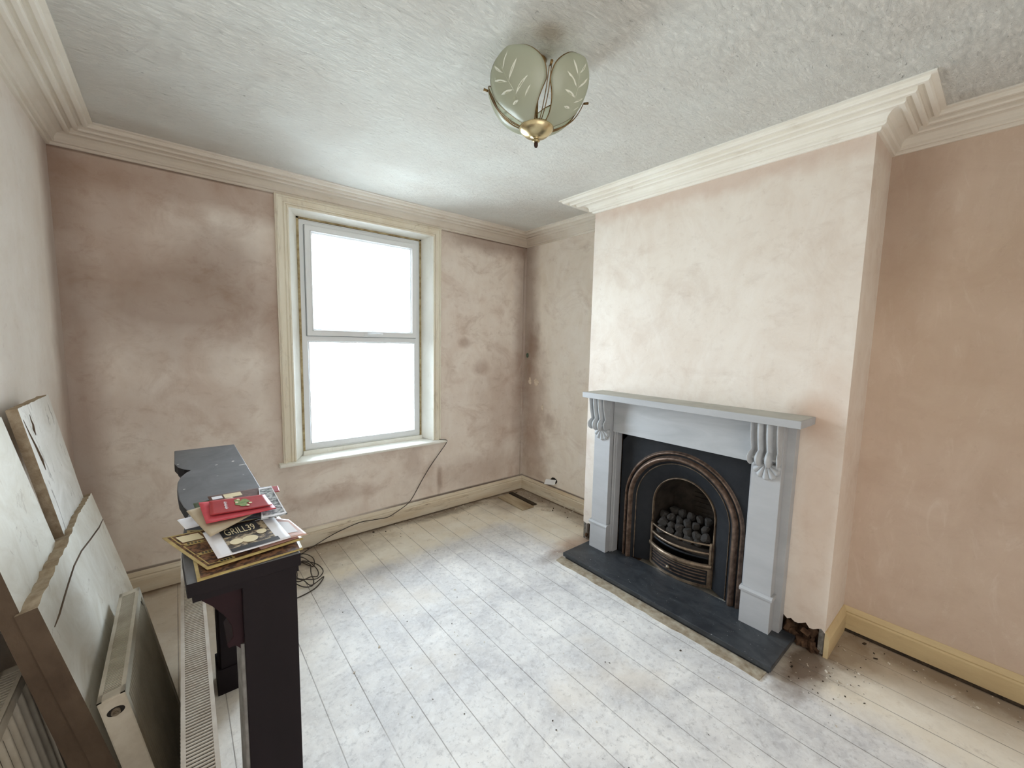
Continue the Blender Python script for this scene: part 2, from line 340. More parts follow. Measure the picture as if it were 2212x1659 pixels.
# ------------------------------------------------------------------ mesh helpers
class MB:
    def __init__(s): s.v = []; s.f = []; s.mi = []; s.mats = []; s.cur = 0; s.sm = []; s.smooth = False
    def mat(s, m):
        if m not in s.mats: s.mats.append(m)
        s.cur = s.mats.index(m); return s
    def face(s, idx): s.f.append(tuple(idx)); s.mi.append(s.cur); s.sm.append(s.smooth)
    def add(s, pts): b = len(s.v); s.v += [Vector(p) for p in pts]; return b
    def box(s, x0, x1, y0, y1, z0, z1, mtx=None):
        p = [(x0, y0, z0), (x1, y0, z0), (x1, y1, z0), (x0, y1, z0), (x0, y0, z1), (x1, y0, z1), (x1, y1, z1), (x0, y1, z1)]
        if mtx: p = [mtx @ Vector(q) for q in p]
        b = s.add(p)
        for f in ((0, 3, 2, 1), (4, 5, 6, 7), (0, 1, 5, 4), (1, 2, 6, 5), (2, 3, 7, 6), (3, 0, 4, 7)): s.face([b+i for i in f])
        return s
    def grid(s, nu, nv, fn, closeu=False, closev=False, flip=False):
        b = s.add([fn(i/(nu if closeu else nu-1), j/(nv if closev else nv-1)) for i in range(nu) for j in range(nv)])
        for i in range(nu if closeu else nu-1):
            for j in range(nv if closev else nv-1):
                a = b+i*nv+j; c = b+((i+1) % nu)*nv+j; d2 = b+((i+1) % nu)*nv+(j+1) % nv; e = b+i*nv+(j+1) % nv
                s.face((a, e, d2, c) if flip else (a, c, d2, e))
        return s
    def prism(s, poly, fn, a, bb, side_mat=None):
        """poly: 2D points; fn(p, t) -> 3D; extruded from a to bb"""
        n = len(poly)
        b = s.add([fn(p, a) for p in poly]+[fn(p, bb) for p in poly])
        c0 = s.cur
        s.face([b+i for i in reversed(range(n))]); s.face([b+n+i for i in range(n)])
        if side_mat: s.mat(side_mat)
        for i in range(n): j = (i+1) % n; s.face((b+i, b+j, b+n+j, b+n+i))
        s.cur = c0
        return s
    def tube(s, pts, r, n=8, caps=True, closed=False):
        pts = [Vector(p) for p in pts]; m = len(pts); rings = []
        up0 = Vector((0, 0, 1)); prev = None
        for i, p in enumerate(pts):
            if closed: t = (pts[(i+1) % m]-pts[i-1]).normalized()
            else: t = (pts[min(i+1, m-1)]-pts[max(i-1, 0)]).normalized()
            if prev is None:
                a = t.cross(up0)
                if a.length < 1e-3: a = t.cross(Vector((1, 0, 0)))
            else: a = prev-t*prev.dot(t)
            a.normalize(); prev = a; bb = t.cross(a)
            rr = r[i] if isinstance(r, (list, tuple)) else r
            rings.append(s.add([p+a*rr*math.cos(2*PI*q/n)+bb*rr*math.sin(2*PI*q/n) for q in range(n)]))
        o = s.smooth; s.smooth = True
        for i in range(m if closed else m-1):
            A, B = rings[i], rings[(i+1) % m]
            for q in range(n): s.face((A+q, A+(q+1) % n, B+(q+1) % n, B+q))
        s.smooth = o
        if caps and not closed: s.face([rings[0]+q for q in reversed(range(n))]); s.face([rings[-1]+q for q in range(n)])
        return s
    def lathe(s, prof, c, n=32):
        o = s.smooth; s.smooth = True
        s.grid(n, len(prof), lambda u, v: (c[0]+prof[round(v*(len(prof)-1))][0]*math.cos(2*PI*u), c[1]+prof[round(v*(len(prof)-1))][0]*math.sin(2*PI*u), c[2]+prof[round(v*(len(prof)-1))][1]), closeu=True)
        s.smooth = o; return s
    def sweep(s, path, prof, inward, closed=False):
        """horizontal mitred sweep: path 2D (x,y), prof [(d,z)], inward=+1 offsets to the left of travel"""
        n = len(path)
        def offs(d):
            out = []
            for i in range(n):
                p = Vector(path[i])
                if closed or 0 < i < n-1:
                    a = (p-Vector(path[i-1])).normalized(); b = (Vector(path[(i+1) % n])-p).normalized()
                elif i == 0: a = b = (Vector(path[1])-p).normalized()
                else: a = b = (p-Vector(path[i-1])).normalized()
                na = Vector((-a.y, a.x)); nb = Vector((-b.y, b.x)); m = na+nb; m /= m.dot(na)
                out.append(p+m*d*inward)
            return out
        rings = [s.add([(q.x, q.y, z) for q in offs(d)]) for d, z in prof]
        for a, b in zip(rings[:-1], rings[1:]):
            for i in range(n if closed else n-1):
                j = (i+1) % n; s.face((a+i, a+j, b+j, b+i))
        if not closed:
            s.face([r for r in rings]); s.face([r+n-1 for r in reversed(rings)])
        return s
    def build(s, name, mat=None, parent=None, world=True, kind=None, bevel=0, solid=0, recalc=True, sub=0):
        me = bpy.data.meshes.new(name)
        inv = MAT[parent.name].inverted() if (parent and world) else None
        vs = [inv @ v for v in s.v] if inv else s.v
        me.from_pydata([tuple(v) for v in vs], [], s.f)
        for m in (s.mats or [mat]): me.materials.append(m)
        for p, mi, sm in zip(me.polygons, s.mi, s.sm):
            p.material_index = mi if s.mats else 0; p.use_smooth = sm
        if recalc:
            bm = bmesh.new(); bm.from_mesh(me); bmesh.ops.recalc_face_normals(bm, faces=bm.faces); bm.to_mesh(me); bm.free()
        me.validate()
        o = bpy.data.objects.new(name, me); C.objects.link(o)
        if parent: o.parent = parent
        MAT[o.name] = MAT[parent.name].copy() if parent else Matrix.Identity(4)
        if kind: o['kind'] = kind
        if sub:
            q = o.modifiers.new('sub', 'SUBSURF'); q.levels = sub; q.render_levels = sub
        if solid:
            q = o.modifiers.new('solid', 'SOLIDIFY'); q.thickness = solid; q.offset = 0
        if bevel:
            q = o.modifiers.new('bevel', 'BEVEL'); q.width = bevel; q.segments = 2; q.limit_method = 'ANGLE'; q.angle_limit = 0.6
        return o
MAT = {}
def thing(name, label, cat, loc=(0, 0, 0), rot=(0, 0, 0), group=None, kind=None):
    o = bpy.data.objects.new(name, None); C.objects.link(o); o.empty_display_size = 0.05
    o.location = loc; o.rotation_euler = rot
    MAT[o.name] = Matrix.Translation(loc) @ Euler(rot).to_matrix().to_4x4()
    if label: o['label'] = label
    if cat: o['category'] = cat
    if group: o['group'] = group
    if kind: o['kind'] = kind
    return o
def tag(o, label, cat, group=None, kind=None):
    o['label'] = label; o['category'] = cat
    if group: o['group'] = group
    if kind: o['kind'] = kind
    return o
def recentre(o):
    """put a single-mesh thing's origin at the middle of its base"""
    vs = [v.co for v in o.data.vertices]
    c = Vector(((min(v.x for v in vs)+max(v.x for v in vs))/2, (min(v.y for v in vs)+max(v.y for v in vs))/2, min(v.z for v in vs)))
    for v in o.data.vertices: v.co -= c
    o.location = c; MAT[o.name] = Matrix.Translation(c)
    return o
def bxo(name, mat, parent, *a, bevel=0.0, world=True, kind=None):
    return MB().box(*a).build(name, mat, parent, world=world, kind=kind, bevel=bevel)

# ------------------------------------------------------------------ room shell
XL, XR, XB, YB, YF, ZC = -0.476, 2.918, 2.538, 3.3293, -0.75, 2.70
Y1, Y2 = 0.476, 2.110
st = 'structure'
bxo('floor', m_floor, None, XL-.2, XR+.3, YF-.2, YB+.35, -0.12, 0, kind=st)
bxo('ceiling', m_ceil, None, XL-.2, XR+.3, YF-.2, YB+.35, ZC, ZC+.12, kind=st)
bxo('wall_left', m_left, None, XL-.15, XL, YF-.15, YB, 0, ZC, kind=st)
bxo('wall_front', m_front, None, XL, XR, YF-.15, YF, 0, ZC, kind=st)
bxo('wall_right', m_right, None, XR, XR+.15, YF, Y1+.1, 0, ZC, kind=st)
bxo('wall_alcove', m_alc, None, XR, XR+.15, Y2-.1, YB, 0, ZC, kind=st)
# back wall with the window opening
WX0, WX1, WZ0, WZ1 = 0.655, 1.815, 0.66, 2.545
b = MB()
b.box(XL-.15, WX0, YB, YB+.30, 0, ZC); b.box(WX1, XR+.15, YB, YB+.30, 0, ZC)
b.box(WX0, WX1, YB, YB+.30, 0, WZ0); b.box(WX0, WX1, YB, YB+.30, WZ1, ZC)
wb = b.build('wall_back', m_back, None, kind=st)
# chimney breast: plaster skin with ragged foot, brick core behind
def jag(y0, y1, z, n, amp):
    return [(y0+(y1-y0)*i/n, z+amp*(random.random()-.5)) for i in range(1, n)]
out = [(Y2, ZC), (Y2, .15)]+jag(Y2, 1.95, .15, 8, .02)+[(1.95, .16), (1.95, .97), (.68, .97), (.68, .155)]+jag(.68, Y1, .135, 12, .03)+[(Y1, .13), (Y1, ZC)]
wc = MB()
wc.prism(out, lambda p, t: (t, p[0], p[1]), XB, XB+.022)
wc.box(XB+.022, XR+.1, Y1, Y1+.018, 0, ZC); wc.box(XB+.022, XR+.1, Y2-.018, Y2, 0, ZC)
wco = wc.build('wall_chimney', m_breast, None, kind=st)
bk = MB()
bk.box(XB+.05, XR+.1, Y1+.02, .98, 0, 1.0); bk.box(XB+.05, XR+.1, 1.62, Y2-.02, 0, 1.0)
bk.box(XB+.03, XR+.1, Y1+.02, Y2-.02, 1.0, ZC); bk.box(XR-.05, XR+.1, .98, 1.62, 0, 1.0)
bk.build('brick_core', m_rubble, wco)
for yy, dy in ((Y1+.004, 1), (Y2-.004, -1)):
    e = MB()
    e.box(XB+.001, XB+.004, min(yy, yy+dy*.022), max(yy, yy+dy*.022), 0.012, .16)
    for q in range(5): e.box(XB-.001, XB+.002, min(yy+dy*.006, yy+dy*.018), max(yy+dy*.006, yy+dy*.018), .02+q*.025, .034+q*.025)
    e.build('corner_bead', m_bead, wco)
# rubble lumps inside the broken foot of the breast
rb = MB()
for (ya, yb_, n) in ((Y1+.03, .66, 26), (1.97, Y2-.03, 12)):
    for i in range(n):
        s_ = random.uniform(.012, .03); c = Vector((XB+random.uniform(.004, .04), random.uniform(ya, yb_), s_*.6+random.random()*random.random()*.10))
        mt = Matrix.Translation(c) @ Euler((random.random()*3, random.random()*3, random.random()*3)).to_matrix().to_4x4()
        rb.box(-s_, s_, -s_*.7, s_*.7, -s_*.5, s_*.5, mt)
rb.build('rubble', m_rubble, wco, bevel=.003, kind='stuff')

# cornice
prof = [(0, 2.600), (.012, 2.600), (.017, 2.605), (.017, 2.613), (.030, 2.614), (.036, 2.620), (.036, 2.630), (.040, 2.644), (.052, 2.655), (.074, 2.661), (.084, 2.660), (.085, 2.650), (.098, 2.650),
        (.104, 2.656), (.104, 2.670), (.112, 2.675), (.120, 2.672), (.122, 2.662), (.136, 2.663), (.141, 2.670), (.141, 2.684), (.150, 2.688), (.160, 2.685), (.162, 2.675), (.176, 2.676), (.181, 2.682), (.182, 2.692), (.200, 2.693), (.200, 2.7005)]
poly = [(XL, YF), (XR, YF), (XR, Y1), (XB, Y1), (XB, Y2), (XR, Y2), (XR, YB), (XL, YB)]
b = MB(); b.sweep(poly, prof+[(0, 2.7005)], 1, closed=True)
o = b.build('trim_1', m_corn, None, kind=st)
# skirtings
sprof = [(0, 0), (.020, 0), (.020, .098), (.015, .106), (.018, .114), (.012, .126), (.004, .138), (0, .138)]
def skirt(name, path, m):
    b = MB(); b.sweep(path, sprof, 1); return b.build(name, m, None, kind=st)
skirt('baseboard_back', [(XR-.02, YB), (XL, YB)], m_skirt)
skirt('baseboard_alcove', [(XR, Y2), (XR, YB)], m_skirt)
skirt('baseboard_left', [(XL, YB-.02), (XL, YF)], m_skirt)
skirt('baseboard_right', [(XR, YF), (XR, Y1), (XB, Y1)], m_skirt_r)
# quadrant gap strip of dirt/bead at the foot of right skirting
b = MB(); b.sweep([(XR-.02, YF), (XR-.02, Y1-.02)], [(0, 0), (.012, 0), (.009, .008), (0, .012)], 1); b.build('trim_2', m_bitdk, None, kind=st)

# ------------------------------------------------------------------ window
win = thing('window_1', None, None, (1.23, YB, 0.66), kind=st)
AO0, AO1, AI0, AI1, ATO, ATI = .575, 1.880, .662, 1.806, 2.602, 2.525
# architrave: profile across width mitred at the top corners
def archi(dist, depth):   # polyline of the architrave line at distance dist from the opening edge
    return [(AI0-dist, .69, depth), (AI0-dist, ATI+dist*.88, depth), (AI1+dist*.86, ATI+dist*.88, depth), (AI1+dist*.86, .69, depth)]
ap = [(0, 0), (0, .018), (.010, .021), (.013, .012), (.019, .012), (.022, .022), (.030, .024), (.034, .014), (.038, .012), (.066, .016), (.068, .028), (.074, .034), (.080, .030), (.082, .024), (.087, .022), (.087, 0)]
b = MB(); rings = [b.add([(x, YB-dd, z) for x, z, dd in archi(d, t)]) for d, t in ap]
for a, c in zip(rings[:-1], rings[1:]):
    for i in range(3): b.face((a+i, a+i+1, c+i+1, c+i))
b.face(rings); b.face([r+3 for r in reversed(rings)])
b.build('architrave', m_arch, win)
# splayed reveals
FX0, FX1, FZ0, FZ1, FY = .751, 1.746, .722, 2.500, 3.47
b = MB()
i0 = [(AI0, .69), (AI0, ATI), (AI1, ATI), (AI1, .69)]; i1 = [(FX0-.012, .70), (FX0-.012, FZ1+.010), (FX1+.012, FZ1+.010), (FX1+.012, .70)]
A = b.add([(x, YB-.012, z) for x, z in i0]); B_ = b.add([(x, FY-.01, z) for x, z in i1]); Cc = b.add([(x, FY+.16, z) for x, z in i1])
D = b.add([(x, FY+.16, z) for x, z in ((WX0-.05, .6), (WX0-.05, 2.6), (WX1+.05, 2.6), (WX1+.05, .6))])
for i in range(3):
    b.face((A+i, A+i+1, B_+i+1, B_+i)); b.face((B_+i, B_+i+1, Cc+i+1, Cc+i)); b.face((Cc+i, Cc+i+1, D+i+1, D+i))
b.build('reveal', m_reveal, win, recalc=False)
b = MB()
for t in ((FX0-.012, FX0+.004, FZ0-.02, FZ1+.01), (FX1-.004, FX1+.012, FZ0-.02, FZ1+.01)): b.box(t[0], t[1], FY-.014, FY+.03, t[2], t[3])
b.box(FX0-.012, FX1+.012, FY-.014, FY+.03, FZ1-.002, FZ1+.014)
b.build('sealant_bead', m_putty, win)
# sill board with nosing and its sub sill
b = MB(); sp_ = [(YB+.14, .690), (YB-.055, .690), (YB-.066, .686), (YB-.070, .678), (YB-.066, .668), (YB-.050, .664), (YB+.14, .664)]
b.prism(sp_, lambda p, t: (t, p[0], p[1]), .545, 1.918); b.build('sill', m_reveal, win)
bxo('sub_sill', m_reveal, win, FX0-.012, FX1+.012, FY-.03, FY+.16, .655, .723, bevel=.003)
# outer frame
def ringbox(b, x0, x1, z0, z1, w_, y0, y1, splay=0.0):
    o_ = [(x0, z0), (x1, z0), (x1, z1), (x0, z1)]; i_ = [(x0+w_, z0+w_), (x1-w_, z0+w_), (x1-w_, z1-w_), (x0+w_, z1-w_)]
    i2 = [(x0+w_+splay, z0+w_+splay), (x1-w_-splay, z0+w_+splay), (x1-w_-splay, z1-w_-splay), (x0+w_+splay, z1-w_-splay)]
    L = [b.add([(x, y, z) for x, z in P_]) for P_, y in ((o_, y0), (i_, y0), (i2, y0+.018), (i2, y1), (o_, y1))]
    for a, c in zip(L, L[1:]+L[:1]):
        for i in range(4): j = (i+1) % 4; b.face((a+i, a+j, c+j, c+i))
b = MB(); ZT0, ZT1 = 1.585, 1.635
ringbox(b, FX0, FX1, FZ0, FZ1, .048, FY, FY+.07, .012)
b.box(FX0+.048, FX1-.048, FY, FY+.07, ZT0, ZT1)
b.build('frame', m_upvc, win, bevel=.002)
b = MB(); ringbox(b, FX0+.042, FX1-.042, ZT1-.006, FZ1-.042, .042, FY-.026, FY+.05, .012); sash = b.build('casement_sash', m_upvc, win, bevel=.002)
for (x0, x1, z0, z1) in ((FX0+.040, FX1-.040, ZT1-.008, FZ1-.040),):
    b = MB()
    for q in ((x0-.003, x0, z0, z1), (x1, x1+.003, z0, z1), (x0, x1, z1, z1+.003), (x0, x1, z0-.003, z0)): b.box(q[0], q[1], FY-.003, FY+.001, q[2], q[3])
    b.build('gasket', m_gasket, sash)
# glass is set in deeper; dark gasket line round it
for (x0, x1, z0, z1) in ((FX0+.09, FX1-.09, ZT1+.04, FZ1-.09), (FX0+.052, FX1-.052, FZ0+.052, ZT0)):
    gl_ = bxo('pane', m_glass, win, x0, x1, FY+.036, FY+.040, z0, z1)
    b = MB()
    for q in ((x0, x0+.008, z0, z1), (x1-.008, x1, z0, z1), (x0, x1, z0, z0+.008), (x0, x1, z1-.008, z1)): b.box(q[0], q[1], FY+.030, FY+.036, q[2], q[3])
    b.build('glazing_bead', m_upvc, gl_)
for nm, x0, x1, z0, z1, yy, par in (('frame_bead', FX0+.050, FX1-.050, FZ0+.050, ZT0-.002, FY-.007, win), ('sash_bead', FX0+.078, FX1-.078, ZT1+.030, FZ1-.078, FY-.032, sash), ('frame_step', FX0+.004, FX1-.004, FZ0+.004, FZ1-.004, FY-.008, win)):
    b = MB()
    for q in ((x0, x0+.007, z0, z1), (x1-.007, x1, z0, z1), (x0, x1, z0, z0+.007), (x0, x1, z1-.007, z1)): b.box(q[0], q[1], yy, FY+.002, q[2], q[3])
    b.build(nm, m_upvc, par, bevel=.002)
# handle on the sash
hd = MB(); hx, hz = 1.262, ZT1+.014
hd.box(hx-.035, hx+.035, FY-.034, FY-.025, hz-.012, hz+.012); hd.tube([(hx, FY-.03, hz), (hx, FY-.055, hz)], .010, 12)
hd.tube([(hx-.01, FY-.057, hz-.002), (hx+.03, FY-.060, hz+.001), (hx+.08, FY-.057, hz+.004), (hx+.115, FY-.053, hz+.004)], [.009, .008, .007, .006], 10)
hd.build('handle', m_upvc, win)

# ------------------------------------------------------------------ hearth
t = thing('hearth', 'polished dark slate hearth slab under the grey fire surround', 'hearth', (2.33, 1.30, 0))
bxo('top_slab', m_slate, t, 2.175, 2.535, .600, 1.992, .020, .048, bevel=.003)
bxo('under_slab', m_slate, t, 2.190, 2.535, .612, 1.980, .001, .020)
b = MB()
edge_ = [(2.11+.012*(random.random()-.5), .625+(2.0-.625)*i/24) for i in range(25)]
b.prism([(2.186, .62)]+edge_+[(2.186, 2.01)], lambda p, t_: (p[0], p[1], t_), 0.0, .006)
tag(recentre(b.build('concrete_screed', m_concrete, None)), 'bare concrete screed strip along the front of the slate hearth', 'screed')

# ------------------------------------------------------------------ cast iron insert
YC, ZS, SB = 1.305, .497, .048
def arch_path(r, n=40, zb=SB):
    pts = [(YC+r, zb), (YC+r, (zb+ZS)/2)]
    for i in range(n+1): a = PI*i/n; pts.append((YC+r*math.cos(a), ZS+r*math.sin(a)))
    return pts+[(YC-r, (zb+ZS)/2), (YC-r, zb)]
def arch_sweep(b, prof):
    rings = [b.add([(x, y, z) for y, z in arch_path(r)]) for r, x in prof]
    n = len(arch_path(.4))
    o_ = b.smooth; b.smooth = True
    for a, c in zip(rings[:-1], rings[1:]):
        for i in range(n-1): b.face((a+i, a+i+1, c+i+1, c+i))
    b.smooth = o_
ins = thing('cast_iron_fireplace', 'black cast iron arched insert with copper coloured arch mouldings', 'fireplace', (2.56, YC, SB))
b = MB()   # flat plate outside the arch
ap_ = arch_path(.415); n = len(ap_)
def outer(y, z):
    # push to the rectangle boundary
    y0, y1, z1 = .866, 1.758, .985
    if z <= ZS: return (y1 if y > YC else y0, z)
    a = math.atan2(z-ZS, y-YC); dy, dz = math.cos(a), math.sin(a)
    t1 = ((y1-YC) if dy > 0 else (y0-YC))/dy if abs(dy) > 1e-6 else 9; t2 = (z1-ZS)/dz if dz > 1e-6 else 9
    q = min(t1, t2); return (YC+dy*q, ZS+dz*q)
A = b.add([(2.532, y, z) for y, z in ap_]); B_ = b.add([(2.532,)+outer(y, z) for y, z in ap_])
for i in range(n-1): b.face((A+i, A+i+1, B_+i+1, B_+i))
for cy_ in (.866, 1.758):
    q = b.add([(2.532, cy_, .9), (2.532, cy_, .985), (2.532, cy_+(.07 if cy_ < 1 else -.07), .985)]); b.face((q, q+1, q+2))
b.build('back_plate', m_iron, ins)
def roll(r0, r1, x, bulge, n=8):
    return [(r0+(r1-r0)*i/n, x-bulge*math.sin(PI*i/n)) for i in range(n+1)]
b = MB(); arch_sweep(b, [(.416, 2.532)]+roll(.412, .392, 2.528, .014)); b.build('outer_bead', m_copper, ins)
b = MB(); arch_sweep(b, [(.392, 2.528), (.390, 2.536), (.384, 2.536), (.382, 2.528)]+[(.338, 2.530), (.336, 2.542), (.326, 2.544)]); b.build('arch_groove', m_iron, ins)
b = MB(); arch_sweep(b, roll(.383, .345, 2.528, .026, 10)); b.build('main_roll', m_copper, ins)
b = MB(); arch_sweep(b, roll(.329, .322, 2.544, .006, 5)); b.build('thin_bead', m_bronze, ins)
b = MB(); arch_sweep(b, [(.326, 2.546), (.300, 2.552), (.222, 2.598)]); b.build('sloping_cheek', m_iron, ins)
b = MB(); arch_sweep(b, roll(.224, .211, 2.598, .012, 8)+[(.211, 2.604)]); b.build('opening_bead', m_bronze, ins)
b = MB(); arch_sweep(b, [(.211, 2.603), (.206, 2.66), (.17, 2.80)]);
pb = arch_path(.17); q = b.add([(2.80, y, z) for y, z in pb]); b.face([q+i for i in range(len(pb))])
b.box(2.601, 2.80, YC-.20, YC+.20, .0485, .052)
b.build('firebox', m_soot, ins)
b = MB()
for i in range(7): b.box(2.792, 2.799, YC-.15, YC+.02, .40+i*.033, .417+i*.033)
b.build('fireback_ribs', m_soot, ins)
# bowed fret, bars and ash drawer front
def bow(y, depth, x0=2.592, half=.215):
    q = (y-YC)/half; return x0-depth*(1-q*q)
def bar(b, z0, z1, off, thick, depth=.068, half=.208, n=24):
    o_ = b.smooth; b.smooth = True
    hz_ = (z1-z0)/2; zc_ = (z0+z1)/2; m_ = 10
    b.grid(n+1, m_, lambda u, v: (bow(YC-half+2*half*u, depth)-off-thick*math.cos(2*PI*v), YC-half+2*half*u, zc_+hz_*math.sin(2*PI*v)), closev=True)
    b.smooth = o_
b = MB(); bar(b, .332, .346, 0, .007, .075); b.build('top_bar', m_bronze, ins)
b = MB(); bar(b, .272, .290, .002, .008, .075); b.build('middle_bar', m_bronze, ins)
b = MB(); bar(b, .236, .252, -.012, .006, .07); b.build('lower_bar', m_iron, ins)
b = MB(); bar(b, .182, .214, .012, .014, .075, .222); b.build('fret_moulding', m_bronze, ins)
for s_ in (-1, 1): bxo('bar_post', m_bronze, ins, 2.575, 2.592, YC+s_*.209-.007, YC+s_*.209+.007, .18, .352, bevel=.002)
def bowed(b, z0, z1, off, half=.215, n=24, depth=.07, th=.008, y0=None, y1=None):
    a = YC-half if y0 is None else y0; c = YC+half if y1 is None else y1
    for u in range(n):
        ya = a+(c-a)*u/n; yb_ = a+(c-a)*(u+1)/n
        p = [(bow(ya, depth)-off, ya, z0), (bow(yb_, depth)-off, yb_, z0), (bow(yb_, depth)-off, yb_, z1), (bow(ya, depth)-off, ya, z1)]
        p2 = [(x+th, y, z) for x, y, z in p]; q = b.add(p+p2)
        b.face((q, q+1, q+2, q+3)); b.face((q+3, q+2, q+6, q+7)); b.face((q, q+4, q+5, q+1))
        if u == 0: b.face((q, q+3, q+7, q+4))
        if u == n-1: b.face((q+1, q+5, q+6, q+2))
b = MB(); bowed(b, .050, .183, 0); fret = b.build('ash_cover', m_iron, ins)
b = MB(); bowed(b, .050, .068, .006); bowed(b, .168, .183, .006)
for y0, y1 in ((YC-.215, YC-.198), (YC+.198, YC+.215)): bowed(b, .05, .183, .006, n=2, y0=y0, y1=y1)
b.build('cover_frame', m_bronze, fret)
b = MB()
for z_ in (.088, .110, .132, .152): bowed(b, z_, z_+.007, .005, half=.19)
b.build('cover_ribs', m_copper, fret)
b = MB(); kx = bow(YC+.03, .07)
b.lathe([(0, .0), (.006, .002), (.006, .012), (.013, .018), (.014, .026), (.009, .032), (0, .034)], (0, 0, 0), 14)
mt = Matrix.Translation((kx-.002, YC+.03, .118)) @ Euler((0, -PI/2, 0)).to_matrix().to_4x4(); b.v = [mt @ v for v in b.v]
b.build('knob', m_nut, fret)

# coals: every lump a thing
def coal_mesh(seed):
    bm = bmesh.new(); bmesh.ops.create_icosphere(bm, subdivisions=2, radius=1)
    for v in bm.verts:
        n_ = pnoise(v.co*1.1+Vector((seed*3.1, 0, 0))); v.co *= 1+.45*n_; v.co.x = max(-.8, min(.8, v.co.x)); v.co.z = max(-.75, min(.78, v.co.z))
    me = bpy.data.meshes.new('coal'); bm.to_mesh(me); bm.free(); me.materials.append(m_coal); return me
cm = [coal_mesh(i) for i in range(6)]
spots = []
for row, (x, z, n, half) in enumerate([(2.598, .318, 5, .15), (2.618, .362, 6, .17), (2.662, .395, 6, .165), (2.715, .425, 5, .14)]):
    for i in range(n):
        y = YC+half-2*half*(i+.5*(row % 2)*(.8))/(n-.4); spots.append((x+random.uniform(-.008, .008), y, z+random.uniform(-.008, .008), row))
rown = ['lowest front', 'second', 'third', 'rearmost top']
for i, (x, y, z, row) in enumerate(spots):
    o = bpy.data.objects.new('coal', cm[i % 6]); C.objects.link(o); o.location = (x, y, z)
    s_ = random.uniform(.028, .036); o.scale = (s_, s_*random.uniform(.85, 1.1), s_*.9); o.rotation_euler = (random.random()*6, random.random()*6, random.random()*6)
    tag(o, 'grey lump of fire coal in the %s row behind the grate bars' % rown[row], 'coal', 'lumps of coal in the grate, %s row' % rown[row])
bxo('coal_tray', m_soot, ins, 2.585, 2.80, YC-.205, YC+.205, .235, .29)

